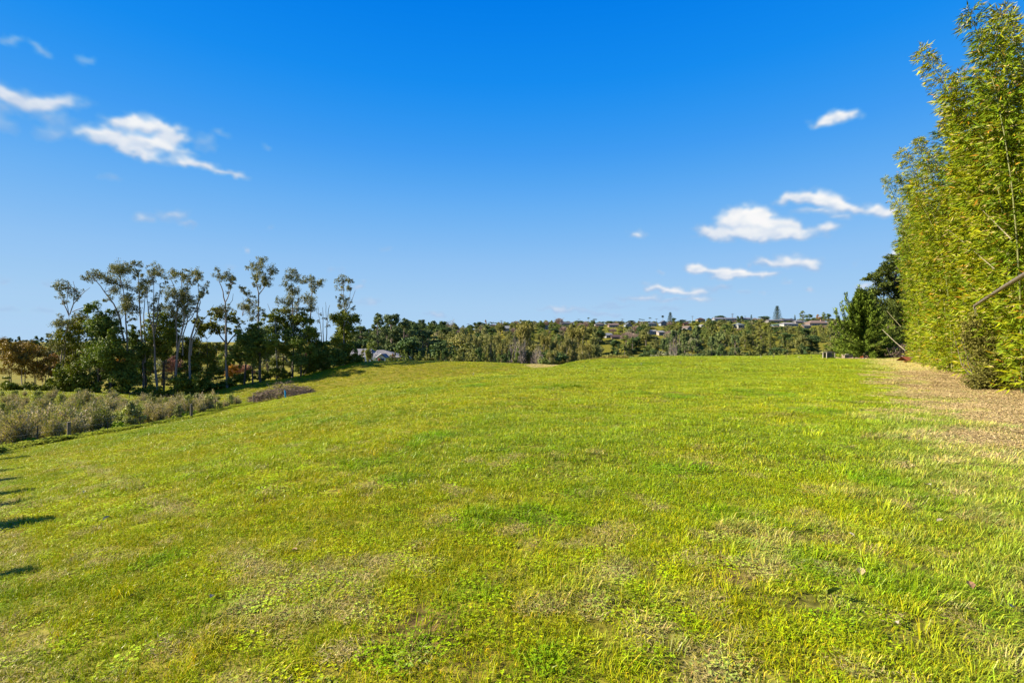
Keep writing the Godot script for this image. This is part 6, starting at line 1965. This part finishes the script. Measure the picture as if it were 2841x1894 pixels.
func fallen_leaves() -> void:
	var n := 0
	for a in [[597, 1663, 0.085, Color(0.30, 0.26, 0.20)], [806, 1537, 0.07, Color(0.33, 0.22, 0.14)], [2297, 1668, 0.15, Color(0.07, 0.11, 0.02)], [230, 1373, 0.08, Color(0.33, 0.30, 0.23)], [283, 1452, 0.10, Color(0.22, 0.23, 0.14)], [2373, 1500, 0.06, Color(0.30, 0.26, 0.20)],
		[2566, 1354, 0.10, Color(0.33, 0.29, 0.21)], [2700, 1648, 0.08, Color(0.17, 0.09, 0.06)], [2480, 1740, 0.06, Color(0.33, 0.28, 0.20)], [400, 1647, 0.07, Color(0.23, 0.20, 0.01)], [380, 1664, 0.07, Color(0.25, 0.20, 0.01)], [2600, 1457, 0.07, Color(0.28, 0.23, 0.17)], [2820, 1700, 0.09, Color(0.28, 0.22, 0.18)], [2390, 1610, 0.09, Color(0.28, 0.22, 0.11)]]:
		var p := foot(a[0], a[1])
		p.y += 0.035
		var names := ["pale curled dry leaf resting on the short grass beside a dark hollow", "pinkish-tan dry leaf lying near a bare brown scrape", "large green leaf standing up in the long bent grass", "small white leaf high on the yellow-green slope", "greyish leaf cluster on the yellow-green slope", "thin straw-white leaf in the long grass", "pale dry leaf at the edge of the straw strip", "dark brown dry leaf in the thatch", "cream leaf fragment among long bent blades", "yellow leaf in the clover", "second yellow leaf close to another yellow leaf", "buff leaf beside the straw strip", "pale leaf with a curled edge in rank grass", "narrow tan stalk-like leaf in the long grass"]
		var t := thing("fallen_leaf", names[n], "leaf", p, "")
		var L := Leaves.new()
		var w := rr(0, TAU)
		var s: float = a[2]
		var up := 0.9 if n == 2 else 0.25
		var along := Vector3(cos(w), up, sin(w)).normalized() * s
		var side := along.cross(Vector3.UP).normalized() * s * (0.24 if n == 2 else 0.3)
		var k: Color = a[3]
		var curl := Vector3(0, s * 0.16, 0)
		# two halves folded along the midrib
		var m1 := along * 0.35
		var m2 := along * 0.7
		for g in [-1.0, 1.0]:
			L.tri(Vector3.ZERO, m1 + side * g + curl, m1, k)
			L.tri(m1, m1 + side * g + curl, m2, k)
			L.tri(m1 + side * g + curl, m2 + side * g * 0.7 + curl, m2, k)
			L.tri(m2, m2 + side * g * 0.7 + curl, along, k)
		part("blade", L.mesh(foliage_mat("dry leaf", 0.6, Color(0.3, 0.25, 0.15))), t)
		n += 1

func shade_trees() -> void:
	# small conical trees just out of view on the low side; the photograph shows the tips of their shadows
	var to_sun := Vector3(-cos(deg_to_rad(SUN_UP)) * cos(deg_to_rad(SUN_FRONT)), sin(deg_to_rad(SUN_UP)), -cos(deg_to_rad(SUN_UP)) * sin(deg_to_rad(SUN_FRONT)))
	for a in [[190, 1437, 2.9], [70, 1396, 2.7], [110, 1360, 2.8], [70, 1300, 2.6], [80, 1268, 2.8], [66, 1596, 2.6], [50, 1330, 2.6]]:
		var tip := foot(a[0], a[1])
		# walk from the tip towards the sun until the ground lies the tree's height below the ray
		var s := 0.0
		var q := tip
		while s < 14.0:
			s += 0.05
			q = tip + to_sun * s
			if q.y - gh(q.x, -q.z) > a[2]: break
		var base := Vector3(q.x, gh(q.x, -q.z), q.z)
		var t := thing("garden_conifer", "small conical garden tree standing beside the paddock", "tree", base, "small conical trees at the paddock side")
		var S := Solid.new()
		var L := Leaves.new()
		var h: float = q.y - base.y
		limb(S, [Vector3(0, -0.1, 0), Vector3(0, h * 0.9, 0)], 0.06, 0.015, Color(0.2, 0.15, 0.1), 6)
		for i in 30:
			var f := i / 30.0
			clump(L, Vector3(rr(-0.1, 0.1), 0.2 + f * (h - 0.25), rr(-0.1, 0.1)), Vector3(0.75 * (1.0 - f) + 0.09, 0.2, 0.75 * (1.0 - f) + 0.09), 150, 0.1, Color(0.03, 0.05, 0.014), Color(0.08, 0.10, 0.02))
		part("trunk", S.mesh(solid_mat("bark", 0.9, 0.5, 0.8)), t)
		part("crown", L.mesh(foliage_mat("needle", 0.6, Color(0.3, 0.36, 0.08))), t)

func _ready() -> void:
	rng.seed = 7
	var t0 := Time.get_ticks_msec()
	var cam := Camera3D.new()
	cam.name = "camera"
	cam.fov = rad_to_deg(2.0 * atan(947.0 / F))
	cam.near = 0.05
	cam.far = 6000.0
	cam.position = Vector3(0, EYE, 0)
	add_child(cam)
	cam.current = true
	var env := Environment.new()
	env.background_mode = Environment.BG_SKY
	env.sky = make_sky()
	env.background_energy_multiplier = 1.0 / EXPOSURE
	env.tonemap_mode = Environment.TONE_MAPPER_LINEAR
	env.tonemap_exposure = EXPOSURE
	env.sdfgi_enabled = true
	env.ssao_enabled = true
	env.ssil_enabled = true
	var we := WorldEnvironment.new()
	we.name = "world_environment"
	we.environment = env
	add_child(we)
	var sun := DirectionalLight3D.new()
	sun.name = "sun"
	sun.light_energy = 1.6
	sun.light_color = Color(1.0, 0.955, 0.87)
	sun.light_angular_distance = 0.5
	sun.shadow_enabled = true
	add_child(sun)
	var up := deg_to_rad(SUN_UP)
	var fr := deg_to_rad(SUN_FRONT)
	var to_sun := Vector3(-cos(up) * cos(fr), sin(up), -cos(up) * sin(fr))
	sun.look_at_from_position(to_sun * 50.0, Vector3.ZERO, Vector3.UP)
	print("sky ", Time.get_ticks_msec() - t0)
	survey()
	prepare_turf()
	print("survey ", Time.get_ticks_msec() - t0)
	make_ground()
	print("ground ", Time.get_ticks_msec() - t0)
	for step: Callable in [far_slope, gum_belt, right_pine, young_conifer, make_bamboo, planting, make_fence, brush_pile, yard, crest_hump, fallen_leaves, shade_trees]:
		step.call()
		print(step.get_method(), " ", Time.get_ticks_msec() - t0)
	grow_grass()
	print("grass ", Time.get_ticks_msec() - t0)
